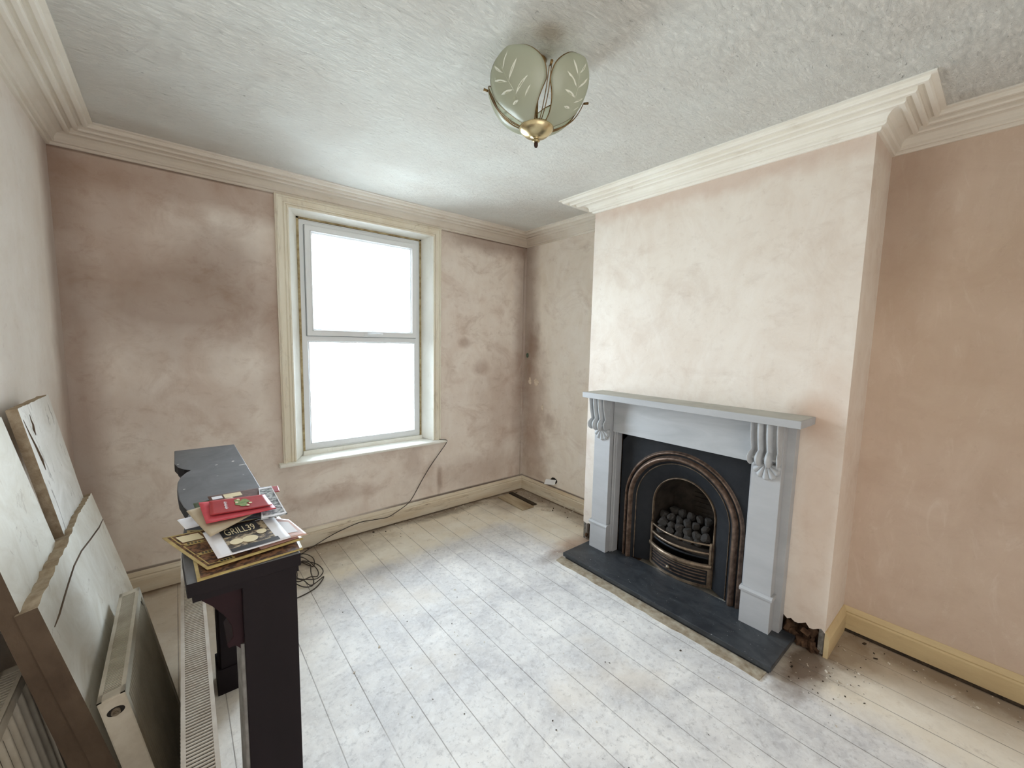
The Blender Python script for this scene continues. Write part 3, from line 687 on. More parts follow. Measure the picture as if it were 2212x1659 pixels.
# ------------------------------------------------------------------ grey fire surround
sur = thing('fire_surround', 'grey painted wooden fire surround with carved corbels on chimney breast', 'fireplace surround', (2.44, 1.315, SB))
bxo('mantel_shelf', m_grey, sur, 2.307, XB-.001, .603, 1.973, 1.216, 1.2545, bevel=.002)
bxo('shelf_dust', m_greytop, bpy.data.objects['mantel_shelf'], 2.312, XB-.003, .608, 1.968, 1.2540, 1.2552)
bxo('frieze', m_grey2, sur, 2.452, XB-.002, .853, 1.793, .972, 1.216, bevel=.001)
for s_, pc, yi, yo in ((-1, .772, .862, .664), (1, 1.868, 1.77, 1.966)):
    bxo('back_leg', m_grey, sur, 2.478, XB-.002, min(yi, yo), max(yi, yo), SB, 1.216, bevel=.001)
    bxo('leg_fillet', m_grey, sur, 2.462, 2.480, pc-s_*.083-.006, pc-s_*.083+.006, SB, 1.216, bevel=.002)
    b = MB(); b.box(2.425, 2.479, pc-.071, pc+.071, .25, 1.216)
    pil = b.build('pilaster', m_grey, sur, bevel=.002)
    b = MB(); b.box(2.418, 2.479, pc-.076, pc+.076, SB, .245); b.build('plinth_block', m_grey, pil, bevel=.001)
    b = MB(); b.prism([(2.479, .238), (2.410, .238), (2.408, .250), (2.414, .258), (2.420, .262), (2.479, .262)], lambda p, t_: (p[0], t_, p[1]), pc-.083, pc+.083); b.build('plinth_cap', m_grey, pil)
    # corbel: ribbed S scroll
    cv = [(2.340, 1.216), (2.343, 1.19), (2.349, 1.15), (2.358, 1.11), (2.368, 1.075), (2.372, 1.06), (2.362, 1.052), (2.350, 1.040), (2.344, 1.024), (2.347, 1.006), (2.358, .992), (2.374, .984), (2.392, .985), (2.408, .990), (2.424, .992)]
    W_ = .066
    def rib(v):   # v -1..1 across
        h_ = 0
        for c_, w__, hh in ((-.93, .11, .030), (-.32, .24, .038), (.32, .24, .038), (.93, .11, .034)):
            d_ = abs(v-c_)/w__
            if d_ < 1: h_ = max(h_, hh*math.sqrt(1-d_*d_))
        return h_
    b = MB(); b.smooth = True
    NU, NV = 57, 97
    def cpt(u):
        f_ = u*(len(cv)-1); i_ = min(int(f_), len(cv)-2); q_ = f_-i_
        p0 = cv[max(i_-1, 0)]; p1 = cv[i_]; p2 = cv[i_+1]; p3 = cv[min(i_+2, len(cv)-1)]
        def cr(a0, a1, a2, a3): return .5*((2*a1)+(-a0+a2)*q_+(2*a0-5*a1+4*a2-a3)*q_*q_+(-a0+3*a1-3*a2+a3)*q_**3)
        return Vector((cr(p0[0], p1[0], p2[0], p3[0]), cr(p0[1], p1[1], p2[1], p3[1])))
    def cfn(u, v):
        p = cpt(u); p_a = cpt(max(0, u-.02)); p_b = cpt(min(1, u+.02)); t_ = (p_b-p_a).normalized(); nn = Vector((t_.y, -t_.x))
        if nn.x > 0 and u < .5: nn = -nn
        vv = -1+2*v; wid = W_*(1+.14*math.exp(-((u-.6)/.16)**2)); h_ = rib(vv)-.028
        fade = 1 if u < .93 else max(0, (1-u)/.07)
        return (p.x+nn.x*h_*fade, pc+vv*wid, p.y+nn.y*h_*fade)
    b.grid(NU, NV, cfn)
    # side cheeks
    b.smooth = False
    for e_ in (0, 1):
        ids = [b.add([cfn(i/40, e_)]) for i in range(41)]; q = b.add([(2.426, pc+(-1+2*e_)*W_, .990), (2.426, pc+(-1+2*e_)*W_, 1.216)])
        b.face(ids+[q, q+1])
    cor = b.build('corbel', m_grey2, sur)
    b = MB(); b.smooth = True; NL = 7
    def ffn(u, v):
        a = PI+PI*u; lob = abs(math.sin(NL*PI*u)); R_ = .062+.030*math.sin(PI*u)**.8
        rr = R_*v*(0.90+.10*lob**.6); h_ = (.004+.020*v*(1-.35*v))*(.25+.75*lob**.7)*(1 if v < .97 else .15)
        return (2.425-h_-.012*(1-v), pc+rr*math.cos(a)*.98, .992+rr*math.sin(a)*1.05)
    b.grid(113, 14, ffn)
    b.build('shell_carving', m_grey2, cor)

# ------------------------------------------------------------------ ceiling lamp
LX, LY = 1.140, 1.262
lamp = thing('ceiling_lamp', 'tulip ceiling lamp with frosted glass petals and brass dish', 'ceiling lamp', (LX, LY, ZC))
b = MB(); b.lathe([(0.0, 0), (.030, -.001), (.034, -.006), (.026, -.016), (.010, -.022), (.006, -.026)], (LX, LY, ZC)); b.build('ceiling_cup', m_brassdk, lamp)
b = MB(); b.tube([(LX, LY, ZC-.02), (LX, LY, 2.43)], .005, 10)
b.tube([(LX, LY, 2.665), (LX, LY, 2.60)], [.009, .013], 12)
b.build('stem', m_brassdk, lamp)
b = MB(); b.lathe([(.0, .028), (.055, .026), (.066, .022), (.068, .016), (.060, .004), (.046, -.008), (.026, -.016), (.010, -.020), (.011, -.026), (.016, -.029), (.010, -.034), (0, -.036)], (LX, LY, 2.428), 40); b.build('dish', m_brass, lamp)
b = MB(); b.lathe([(0, 0), (.006, 0), (.008, -.006), (.008, -.016), (.005, -.022), (0, -.024)], (LX, LY, 2.396), 16); b.build('finial', m_dkknob, lamp)
RP = [(.050, 2.442), (.102, 2.462), (.146, 2.494), (.173, 2.532), (.190, 2.570), (.198, 2.602), (.196, 2.634)]
def rprof(v):
    f_ = v*(len(RP)-1); i_ = min(int(f_), len(RP)-2); q_ = f_-i_
    def g_(i): return RP[max(0, min(len(RP)-1, i))]
    def cr(a0, a1, a2, a3): return .5*((2*a1)+(-a0+a2)*q_+(2*a0-5*a1+4*a2-a3)*q_*q_+(-a0+3*a1-3*a2+a3)*q_**3)
    return (cr(g_(i_-1)[0], g_(i_)[0], g_(i_+1)[0], g_(i_+2)[0]), cr(g_(i_-1)[1], g_(i_)[1], g_(i_+1)[1], g_(i_+2)[1]))
def wprof(v):
    w0 = 22+21*min(1, v/.5)
    if v > .45: w0 *= math.sqrt(max(0, 1-((v-.45)/.55)**2.0))
    return math.radians(w0)
def petal_pt(ang, u, v, lift=0):
    r_, z_ = rprof(v); a = ang+wprof(v)*u
    rr = r_+.010*(1-u*u)-.006+lift
    return (LX+rr*math.cos(a), LY+rr*math.sin(a), z_-(0 if lift == 0 else 0))
for q in range(4):
    ang = math.radians(196+90*q)
    b = MB(); b.smooth = True; b.grid(21, 33, lambda u, v: petal_pt(ang, -1+2*u, math.sin(v*PI/2)*.9995))
    pet = b.build('glass_petal', m_frost, lamp, solid=.003)
    b = MB(); b.tube([petal_pt(ang, -1, math.sin(i/40*PI/2)*.9995) for i in range(41)]+[petal_pt(ang, 1, math.sin((39-i)/40*PI/2)*.9995) for i in range(40)], .0022, 6); b.build('brass_rim', m_brassdk, pet)
    # etched leaf spray
    e = MB()
    def leaf(u0, v0, u1, v1, w_):
        pts = []
        for s1 in (-1, 1):
            rng = range(7) if s1 < 0 else range(5, 0, -1)
            for i in rng:
                t_ = i/6; wv = w_*.5*math.sin(PI*t_); du, dv = (u1-u0), (v1-v0); L_ = math.hypot(du, dv)
                pts.append(petal_pt(ang, u0+du*t_-s1*dv/L_*wv, v0+dv*t_+s1*du/L_*wv*.5, .0026))
        i0_ = e.add(pts); e.face([i0_+i for i in range(len(pts))])
    leaf(.15, .22, -.30, .80, .02)
    for (a_, c_, d_, e_, w_) in [(.0, .40, -.55, .42, .07), (.05, .34, .5, .52, .07), (-.1, .5, -.62, .62, .07), (-.08, .5, .30, .75, .08), (-.2, .62, -.62, .82, .07), (-.2, .66, .02, .92, .08), (.1, .28, -.30, .26, .06), (.4, .3, .6, .42, .05)]:
        leaf(a_, c_, d_, e_, w_)
    e.build('etched_spray', m_etch, pet)
    # support wires in each gap with a small knob
    a2 = ang+PI/4
    wr = MB()
    for s_ in (-.05, .05):
        wr.tube([(LX+(rprof(v)[0]+.004)*math.cos(a2+s_*(1-v)), LY+(rprof(v)[0]+.004)*math.sin(a2+s_*(1-v)), rprof(v)[1]) for v in [i/20*.62 for i in range(21)]], .0017, 6)
    wr.build('support_wire', m_brassdk, lamp)
    r_, z_ = rprof(.62); kb = MB(); c_ = Vector((LX+(r_+.006)*math.cos(a2), LY+(r_+.006)*math.sin(a2), z_))
    kb.tube([c_, c_+Vector((.018*math.cos(a2), .018*math.sin(a2), .004))], [.004, .005], 10)
    kb.build('clip_knob', m_brassdk, lamp)

# ------------------------------------------------------------------ radiators
def radiator(name, label, loc, rot, L, w_, h, m1, m2, mg, nslat, rib_dir=1, port=False, fp=.018, fa=.005):
    """local axes: x thickness 0..w_, y length 0..L, z height 0..h"""
    t = thing(name, label, 'radiator', loc, rot)
    for side in (0, 1):
        b = MB(); x = w_ if side else 0; s_ = 1 if side else -1
        bd = .030
        # raised border and fluted field
        def pan(y0, y1, z0, z1, xx0, xx1): b.box(min(xx0, xx1), max(xx0, xx1), y0, y1, z0, z1)
        th = .010
        pan(0, L, h-bd, h, x, x-s_*th); pan(0, L, 0, bd, x, x-s_*th); pan(0, bd*.8, bd, h-bd, x, x-s_*th); pan(L-bd*.8, L, bd, h-bd, x, x-s_*th)
        n = int((L-2*bd)/fp)
        y0 = bd*.8; y1 = L-bd*.8
        nn = n*8+1
        b.smooth = True
        b.grid(nn, 2, lambda u, v: (x-s_*(.002+fa+fa*math.cos(2*PI*n*u)), y0+(y1-y0)*u, bd+(h-2*bd)*v))
        b.smooth = False
        b.build('panel', m2 if side else m1, t, world=False)
    b = MB(); b.box(.0, w_, -.001, .012, .004, h-.002); e1 = b.build('end_cap', m1, t, world=False, bevel=.003)
    b = MB(); b.box(.0015, w_-.0015, L-.012, L, .004, h-.002); b.build('end_cap', m1, t, world=False, bevel=.003)
    if port:
        b = MB(); cx, cz = w_*.5, h-.045
        def ov(r1, r2, y): return [(cx+r1*math.cos(2*PI*i/20), y, cz+r2*math.sin(2*PI*i/20)) for i in range(20)]
        q = b.add(ov(.019, .013, -.0012)); b.face([q+i for i in range(20)])
        pt = b.build('port', m_dark, e1, world=False)
        b = MB(); b.tube([(cx, .002, cz), (cx, -.008, cz)], [.011, .010], 14); b.tube([(cx, -.007, cz), (cx, -.011, cz)], .0055, 6); b.build('blanking_plug', m_nut, e1, world=False)
    b = MB()
    b.box(0, .010, 0, L, h-.004, h+.001); b.box(w_-.010, w_, 0, L, h-.004, h+.001); b.box(0, w_, 0, .03, h-.004, h+.001); b.box(0, w_, L-.03, L, h-.004, h+.001)
    for i in range(nslat):
        yy = .032+(L-.064)*(i+.5)/nslat; hw = (L-.064)/nslat*.20
        b.box(.008, w_-.008, yy-hw, yy+hw, h-.004, h)
    b.build('top_grille', mg, t, world=False)
    b = MB(); b.box(.012, w_-.012, .015, L-.015, .02, h-.06); b.build('convector_core', m_dark, t, world=False)
    return t
radiator('radiator', 'long white radiator standing upright beside the dark mantelpiece, slatted top', (-.040, .90, 0), (0, math.radians(0.0), -math.radians(0.55)), 1.50, .074, .60, m_radw, m_radw, m_radg, 132)
radiator('radiator', 'short old white radiator with chipped fluted panel leaning on broken stone slab', (-.107, 1.487, .012), (0, -math.atan(.178), 0), .615, .058, .60, m_radold, m_radback, m_radold, 72, port=True)
radiator('radiator', 'dirty fluted radiator leaning behind the white marble slab, bottom left corner', (-.335, 1.00, .004), (0, -math.atan(.15), 0), .74, .055, .645, m_radold, m_radold, m_radold, 50, fp=.040, fa=.008)

# ------------------------------------------------------------------ stone slabs leaning on the left wall
def slab(name, label, cat, x0, slope, poly, th, mf, me_, ydisp=.0):
    """front face passes x = x0 at floor level and leans back by slope; poly (y, s) with s along the slope"""
    ang = math.atan(slope)
    t = thing(name, label, cat, (x0-th-.002, 0, .004+th*math.sin(ang)), (0, -ang, 0))
    return t
def slab_mesh(parent, name, poly, th, mf, me_, amp=.004, seed=0, near=None):
    # dense outline with ragged edges
    out_ = []
    for i in range(len(poly)):
        a = Vector(poly[i][:2]); c = Vector(poly[(i+1) % len(poly)][:2]); rag = poly[i][2] if len(poly[i]) > 2 else 0
        n = max(1, int((c-a).length/.02)) if rag else 1
        for j in range(n):
            p = a+(c-a)*j/n
            if rag and j: p += Vector((pnoise(Vector((p.x*30, p.y*30, seed)))*rag, pnoise(Vector((p.x*30, p.y*30, seed+9)))*rag))
            out_.append((p.x, p.y))
    b = MB(); b.mat(mf); n = len(out_)
    A = b.add([(th, y, s) for y, s in out_]); B_ = b.add([(pnoise(Vector((y*25, s*25, seed+4)))*amp, y+pnoise(Vector((y*40, s*40, seed+5)))*amp, s+pnoise(Vector((y*40, s*40, seed+6)))*amp) for y, s in out_])
    b.face([A+i for i in range(n)]); b.mat(me_); b.face([B_+i for i in reversed(range(n))])
    ymin = min(p[0] for p in out_)
    for i in range(n):
        j = (i+1) % n; b.mat(near if (near and out_[i][0] < ymin+.01 and out_[j][0] < ymin+.01) else me_); b.face((A+i, B_+i, B_+j, A+j))
    return b.build(name, None, parent, world=False)
def lean(name, label, cat, xf, slope, th):
    ang = math.atan(slope)
    # front face bottom edge at world x = xf, z = 0
    return thing(name, label, cat, (xf-th*math.cos(ang), 0, th*math.sin(ang)*0+.003), (0, -ang, 0))
k2 = math.sqrt(1+.22**2)
t = lean('stone_slab', 'thick broken marble slab with rough brown top edge, behind the short radiator', 'stone slab', -.113, .22, .042)
ys = slab_mesh(t, 'slab_body', [(1.538, 0, 0), (2.50, 0, 0), (2.48, .905*k2, .012), (2.20, .912*k2, .010), (1.90, .895*k2, .010), (1.538, .885*k2, 0)], .042, m_marble, m_edge, .002, 0, m_edgedk)
# raised curved moulding line on the slab face
b = MB(); b.tube([(.0425, y, s) for y, s in [(2.48, .797), (2.372, .801), (2.19, .822), (2.037, .842), (1.907, .846), (1.796, .838), (1.71, .83), (1.633, .822), (1.575, .82)]], [.0015]+[.003]*7+[.0012], 6); b.build('incised_line', m_edgedk, t, world=False)
k1 = math.sqrt(1+.16**2)
t = lean('stone_slab', 'tall white marble slab at far left with thick brown near edge', 'stone slab', -.165, .20, .040)
slab_mesh(t, 'slab_body', [(1.55, 0, 0), (1.985, 0, 0), (1.985, 1.33*1.02, 0), (1.55, 1.33*1.02, 0)], .040, m_marble, m_edgedk, .0015, 3)
t = lean('stone_strip', 'narrow cracked white marble strip, tallest piece leaning in the back left', 'marble strip', -.183, .163, .028)
slab_mesh(t, 'strip_body', [(2.045, 0, 0), (2.445, 0, 0), (2.434, 1.352*k1, .004), (2.020, 1.352*k1, 0)], .028, m_marble2, m_edge, .002, 6)
# cracks in the strip's face
for pp in ([(2.118, 1.335), (2.110, 1.315), (2.112, 1.300), (2.100, 1.285), (2.106, 1.262)], [(2.034, 1.33), (2.045, 1.28), (2.062, 1.23), (2.074, 1.18), (2.080, 1.14)]):
    b = MB(); b.tube([(.0282, y, s) for y, s in pp], [.0008]+[.0022+.0012*((i*7) % 3) for i in range(len(pp)-2)]+[.0008], 6); b.build('crack', m_edgedk, t, world=False)

# ------------------------------------------------------------------ dark freestanding mantelpiece
mp = thing('mantelpiece', 'old dark brown mantelpiece standing free with papers on its shelf', 'mantelpiece', (.12, 1.65, 0))
outl = [(.206, 1.020), (-.006, 1.020), (-.012, 1.17), (-.008, 1.30), (-.0, 1.40), (.008, 1.455), (-.004, 1.51), (-.014, 1.59), (-.018, 1.70), (-.016, 1.79), (-.008, 1.85), (.008, 1.90), (.022, 1.925), (.004, 1.950), (-.014, 1.99), (-.025, 2.055), (-.025, 2.295), (.194, 2.290)]
b = MB(); b.mat(m_darktop); b.prism(outl, lambda p, t_: (p[0], p[1], t_), 1.068, 1.100, m_darkwood); b.build('shelf', None, mp, bevel=.003)
b = MB(); b.prism([(p[0]*.92+.008 if p[0] < .1 else p[0]-.004, 1.65+(p[1]-1.65)*.985) for p in outl], lambda p, t_: (p[0], p[1], t_), 1.052, 1.069); b.build('under_moulding', m_darkwood, mp)
for yl in (1.045, 2.115):
    leg = MB(); leg.box(.090, .200, yl, yl+.125, 0, 1.053); lo_ = leg.build('leg', m_darkwood, mp, bevel=.002)
    fl = MB()
    for i in range(5): fl.tube([(.089, yl+.014+i*.024, .06), (.089, yl+.014+i*.024, .905)], .007, 8)
    fl.build('fluting', m_flute if yl < 2 else m_darkwood, lo_)
    b = MB(); b.box(.074, .20, yl-.006, yl+.131, 0, .12); b.build('plinth', m_darkwood, lo_, bevel=.002)
    br = [(.091, 1.052), (.010, 1.052), (.018, 1.035), (.036, 1.015), (.056, .985), (.068, .955), (.070, .930), (.058, .915), (.060, .905), (.074, .905), (.083, .893), (.091, .885)]
    b = MB(); b.prism(br, lambda p, t_: (p[0], t_, p[1]), yl+.012, yl+.110); b.build('bracket', m_bracket, mp, bevel=.002)
bxo('frieze', m_darkwood, mp, .165, .198, 1.17, 2.115, .84, 1.053)

# ------------------------------------------------------------------ papers on the mantelpiece
def textmesh(body):
    cu = bpy.data.curves.new('t', 'FONT'); cu.body = body; cu.align_x = 'LEFT'; cu.resolution_u = 3
    o = bpy.data.objects.new('t', cu); C.objects.link(o)
    bpy.context.view_layer.update()
    me = bpy.data.meshes.new_from_object(o.evaluated_get(bpy.context.evaluated_depsgraph_get()))
    vs = [v.co.copy() for v in me.vertices]; fs = [tuple(p.vertices) for p in me.polygons]
    bpy.data.objects.remove(o); bpy.data.curves.remove(cu); bpy.data.meshes.remove(me)
    x0 = min(v.x for v in vs); x1 = max(v.x for v in vs); y0 = min(v.y for v in vs); y1 = max(v.y for v in vs)
    return [((v.x-x0)/(x1-x0), (v.y-y0)/(y1-y0)) for v in vs], fs
class Sheet:
    """c: corners TL, BL, BR, TR as (x, y, z); u to the right, v up the page"""
    def __init__(s, name, label, cat, c, mat, curl=0.0, th=.0006, group=None):
        s.c = [Vector(p) for p in c]; s.curl = curl
        ctr = sum(s.c, Vector())/4
        s.t = thing(name, label, cat, (ctr.x, ctr.y, min(p.z for p in s.c)), group=group)
        b = MB(); b.smooth = True; b.grid(15, 15, lambda u, v: s.p(u, v)); s.body = b.build('page', mat, s.t, solid=th*2)
    def p(s, u, v, lift=0.0):
        TL, BL, BR_, TR = s.c
        q = (BL*(1-u)+BR_*u)*(1-v)+(TL*(1-u)+TR*u)*v
        return q+Vector((0, 0, s.curl*((2*u-1)**2+(2*v-1)**2-1)*.5+lift))
    def patch(s, name, u0, u1, v0, v1, mat, lift=.0012):
        b = MB(); b.grid(9, 9, lambda a, c_: s.p(u0+(u1-u0)*a, v0+(v1-v0)*c_, lift)); return b.build(name, mat, s.t)
    def frame(s, name, u0, u1, v0, v1, w_, mat, lift=.0015):
        b = MB()
        for (a0, a1, c0, c1) in ((u0, u1, v0, v0+w_), (u0, u1, v1-w_, v1), (u0, u0+w_, v0, v1), (u1-w_, u1, v0, v1)):
            b.grid(7, 7, lambda a, c_: s.p(a0+(a1-a0)*a, c0+(c1-c0)*c_, lift))
        return b.build(name, mat, s.t)
    def text(s, name, body, u0, u1, v0, v1, mat, lift=.0018, rot=0):
        vs, fs = textmesh(body); b = MB()
        def m_(x, y):
            if rot == 90: x, y = 1-y, x
            if rot == 180: x, y = 1-x, 1-y
            return s.p(u0+(u1-u0)*x, v0+(v1-v0)*y, lift)
        q = b.add([m_(x, y) for x, y in vs])
        for f in fs: b.face([q+i for i in f])
        return b.build(name, mat, s.t)
def P3(pts, zs):
    if isinstance(zs, (int, float)): zs = [zs]*4
    return [(p[0], p[1], z) for p, z in zip(pts, zs)]
p_white = simple('white_paper', (232, 232, 238), None, rough=.6)
p_gold = simple('gold_border_print', (190, 170, 112), (160, 138, 86), 30, rough=.35)
p_food = simple('brown_food_print', (120, 84, 60), (58, 40, 32), 90, rough=.35, lo=.45, hi=.55)
p_food2 = simple('grey_food_print', (176, 160, 134), (70, 62, 56), 70, rough=.4, lo=.45, hi=.55)
p_pink = simple('faded_pink_print', (222, 178, 164), (196, 168, 160), 60, rough=.4)
p_black = simple('black_print', (48, 50, 54), None, rough=.4)
p_news = simple('newspaper_print', (196, 200, 202), (96, 100, 104), 70, rough=.7, lo=.42, hi=.6)
p_navy = simple('dark_blue_grey_print', (70, 76, 88), (120, 124, 130), 50, rough=.5, lo=.5, hi=.6)
p_manila = simple('manila_paper', (186, 170, 146), (172, 156, 132), 20, rough=.75)
p_red = simple('red_envelope_paper', (206, 82, 92), (190, 66, 78), 20, rough=.55)
p_red2 = simple('dark_red_card', (176, 58, 62), (160, 48, 54), 20, rough=.45)
p_green = simple('green_leaf_print', (96, 128, 74), (140, 156, 92), 60, rough=.5)
p_cream = simple('cream_print', (226, 214, 180), None, rough=.5)
p_dgreen = simple('dark_green_print', (70, 82, 60), None, rough=.5)
p_brown = simple('dark_brown_print', (84, 60, 54), (110, 84, 76), 60, rough=.5)

s = Sheet('leaflet', 'wide takeaway menu with yellow border, bottom of the paper pile', 'leaflet', P3([(.000, 1.300), (.012, 1.015), (.213, 1.030), (.218, 1.175)], [1.107, 1.1025, 1.1025, 1.106]), p_gold, .000)
s.patch('printed_food', .03, .97, .035, .97, p_food)
s2 = Sheet('leaflet', 'long menu of brown food photos with yellow edge, over the bottom menu', 'leaflet', P3([(-.047, 1.262), (.030, 1.045), (.222, 1.066), (.196, 1.262)], [1.115, 1.108, 1.110, 1.113]), p_gold, .001)
s2.patch('printed_food', .03, .97, .05, .97, p_food)
for i, (u0, v0) in enumerate([(.05, .70), (.05, .38), (.05, .08), (.30, .55), (.30, .22)]):
    s2.frame('gold_panel', u0, u0+.24, v0, v0+.27, .012, p_gold, .0016)
for (u0, v0) in ((.06, .64), (.07, .33), (.31, .48), (.33, .16), (.12, .04)):
    b = MB(); q = b.add([tuple(s2.p(u0+.09+.085*math.cos(2*PI*i/16), v0+.035+.035*math.sin(2*PI*i/16), .0022)) for i in range(16)]); b.face([q+i for i in range(16)])
    pill = b.build('gold_pill', p_gold, s2.t)
    b = MB()
    for c_ in range(4):
        q = b.add([tuple(s2.p(u0+.045+.03*c_+.011*math.cos(2*PI*i/8), v0+.035+.020*math.sin(2*PI*i/8), .0026)) for i in range(8)]); b.face([q+i for i in range(8)])
    b.build('pill_lettering', p_black, pill)
s2.patch('pale_panel', .08, .26, .74, .92, p_cream, .0020)
s2.patch('pink_panel', .55, .97, .06, .30, p_pink, .0016)
s = Sheet('leaflet', 'pale flyer poking out at the right of the pile under the white leaflet', 'leaflet', P3([(.176, 1.235), (.170, 1.080), (.232, 1.072), (.214, 1.19)], [1.118, 1.1175, 1.118, 1.118]), p_pink, 0)
s.patch('printed_block', .2, .8, .2, .8, p_white, .0012)
s = Sheet('leaflet', 'white leaflet reading GRILL39 above dark food photos', 'leaflet', P3([(.030, 1.215), (.050, 1.060), (.196, 1.072), (.182, 1.225)], [1.124, 1.120, 1.120, 1.124]), p_white, .001)
s.patch('photo_block', .19, .82, .06, .97, p_food2); s.patch('black_banner', .19, .72, .60, .98, p_black, .0020)
s.text('lettering', 'GRILL39', .24, .66, .64, .88, p_cream, .0026)
s.patch('dark_strip', .19, .85, .03, .16, p_black, .0022)
b = MB()
for (cu_, cv_, ru, rv) in ((.32, .36, .09, .10), (.50, .34, .11, .12), (.70, .50, .07, .09)):
    q = b.add([tuple(s.p(cu_+ru*math.cos(2*PI*i/20), cv_+rv*math.sin(2*PI*i/20), .0024)) for i in range(20)]); b.face([q+i for i in range(20)])
b.build('printed_plates', p_cream, s.t)
s = Sheet('newspaper', 'folded grey newspaper below the brown envelope', 'newspaper', P3([(.055, 1.36), (.075, 1.235), (.185, 1.215), (.196, 1.34)], [1.131, 1.129, 1.129, 1.131]), p_navy, .001)
s = Sheet('leaflet', 'glossy dark leaflet edge showing under the grey newspaper', 'leaflet', P3([(.085, 1.39), (.10, 1.255), (.200, 1.245), (.212, 1.36)], [1.127, 1.1255, 1.1255, 1.127]), p_brown, 0)
s = Sheet('envelope', 'small white envelope at the left back of the pile', 'envelope', P3([(-.018, 1.36), (-.002, 1.285), (.06, 1.29), (.05, 1.37)], [1.118, 1.117, 1.117, 1.118]), p_white, 0)
s = Sheet('leaflet', 'dark green leaflet corner under the red envelope, back left', 'leaflet', P3([(.018, 1.43), (.022, 1.36), (.09, 1.36), (.09, 1.44)], [1.132, 1.1315, 1.1315, 1.132]), p_dgreen, 0)
s = Sheet('leaflet', 'brown and white printed leaflet at the back of the pile', 'leaflet', P3([(.052, 1.458), (.060, 1.36), (.200, 1.36), (.196, 1.455)], [1.1355, 1.134, 1.134, 1.1355]), p_brown, 0)
s.patch('white_panel', .25, .55, .55, .9, p_cream); s.patch('white_panel', .05, .22, .6, .85, p_white)
s = Sheet('newspaper', 'crumpled newspaper at the right back with white edges', 'newspaper', P3([(.178, 1.438), (.150, 1.185), (.210, 1.184), (.212, 1.435)], [1.139, 1.136, 1.136, 1.140]), p_news, .003)
s.frame('white_margin', .02, .98, .02, .98, .05, p_white)
s = Sheet('leaflet', 'red corner of a leaflet sticking out at the back right', 'leaflet', P3([(.196, 1.452), (.198, 1.395), (.228, 1.392), (.232, 1.445)], [1.134, 1.133, 1.133, 1.134]), p_red2, 0)
s = Sheet('envelope', 'large brown envelope lying askew under the red envelope', 'envelope', P3([(.002, 1.342), (.042, 1.148), (.146, 1.235), (.105, 1.385)], [1.143, 1.137, 1.141, 1.145]), p_manila, .002)
s = Sheet('envelope', 'bright red envelope on top of the pile, under dark red card', 'envelope', P3([(.029, 1.371), (.038, 1.214), (.189, 1.214), (.180, 1.335)], [1.150, 1.146, 1.147, 1.150]), p_red, .0015)
s = Sheet('leaflet', 'dark red card with green and yellow print, topmost on the pile', 'leaflet', P3([(.051, 1.356), (.048, 1.250), (.183, 1.233), (.178, 1.325)], [1.1545, 1.152, 1.152, 1.1545]), p_red2, .0015)
b = MB()
for (u0, v0, r_) in ((.50, .55, .08), (.56, .40, .07), (.60, .65, .08), (.47, .75, .05)):
    q = b.add([tuple(s.p(u0+r_*math.cos(2*PI*i/14)*(1+.2*math.sin(5*i)), v0+r_*2.2*math.sin(2*PI*i/14), .0016)) for i in range(14)]); b.face([q+i for i in range(14)])
b.build('green_print', p_green, s.t)
for (u0, v0) in ((.46, .62), (.50, .82), (.62, .28), (.68, .45)):
    b = MB(); q = b.add([tuple(s.p(u0+.03*math.cos(2*PI*i/10), v0+.06*math.sin(2*PI*i/10), .0020)) for i in range(10)]); b.face([q+i for i in range(10)])
    b.build('yellow_print', p_cream, s.t)
b = MB()   # a worn white word, too small to read: one short mark per letter, down the card
for i in range(9):
    v0 = .24+.062*i; w_ = .018+.006*((i*5) % 3)
    q = b.add([tuple(s.p(.27+dx, v0+dv, .0018)) for dx, dv in ((-w_, 0), (w_, .004), (w_*.9, .020), (0, .024), (.004, .040), (-w_, .044))]); b.face([q+j for j in range(6)])
b.build('lettering', p_white, s.t)

# ------------------------------------------------------------------ cable, socket, small wall things
def smoothpts(P_, n=8):
    out_ = []
    P_ = [Vector(p) for p in P_]
    for i in range(len(P_)-1):
        p0 = P_[max(i-1, 0)]; p1 = P_[i]; p2 = P_[i+1]; p3 = P_[min(i+2, len(P_)-1)]
        for j in range(n):
            q = j/n; out_.append(.5*((2*p1)+(-p0+p2)*q+(2*p0-5*p1+4*p2-p3)*q*q+(-p0+3*p1-3*p2+p3)*q**3))
    return out_+[P_[-1]]
cab = [(1.86, 3.30, .697), (1.905, 3.262, .692), (1.93, 3.29, .655), (1.85, 3.312, .54), (1.778, 3.318, .45), (1.69, 3.318, .33), (1.60, 3.312, .20), (1.54, 3.300, .150), (1.44, 3.296, .105), (1.356, 3.294, .078), (1.28, 3.294, .082), (1.216, 3.294, .088), (1.10, 3.294, .095), (.92, 3.29, .062), (.78, 3.27, .025), (.66, 3.22, .006), (.60, 3.16, .006)]
coil = []
for i in range(46):
    a = i*.52; r_ = .085+.03*math.sin(i*.7); coil.append((.60+r_*math.cos(a)*.9+.02*math.sin(i*1.3), 2.98+1.9*r_*math.sin(a)-.002*i, .008+.010*(i % 5)*.4+.012*abs(math.sin(i*.45))))
cab += [(.62, 3.10, .008)]+coil+[(.70, 2.80, .010), (.62, 2.70, .006), (.48, 2.66, .005), (.40, 2.70, .005)]
b = MB(); b.tube(smoothpts(cab, 6), .0034, 6)
tag(recentre(b.build('cable', m_cable, None)), 'thin black cable from window sill along skirting to a loose coil', 'cable')
t = thing('wall_socket', 'broken white socket plate hanging below a dark hole in alcove wall', 'socket', (2.918, 2.83, .16))
b = MB(); pts = [(math.cos(2*PI*i/11)*(.045+.012*random.random()), math.sin(2*PI*i/11)*(.026+.008*random.random())) for i in range(11)]
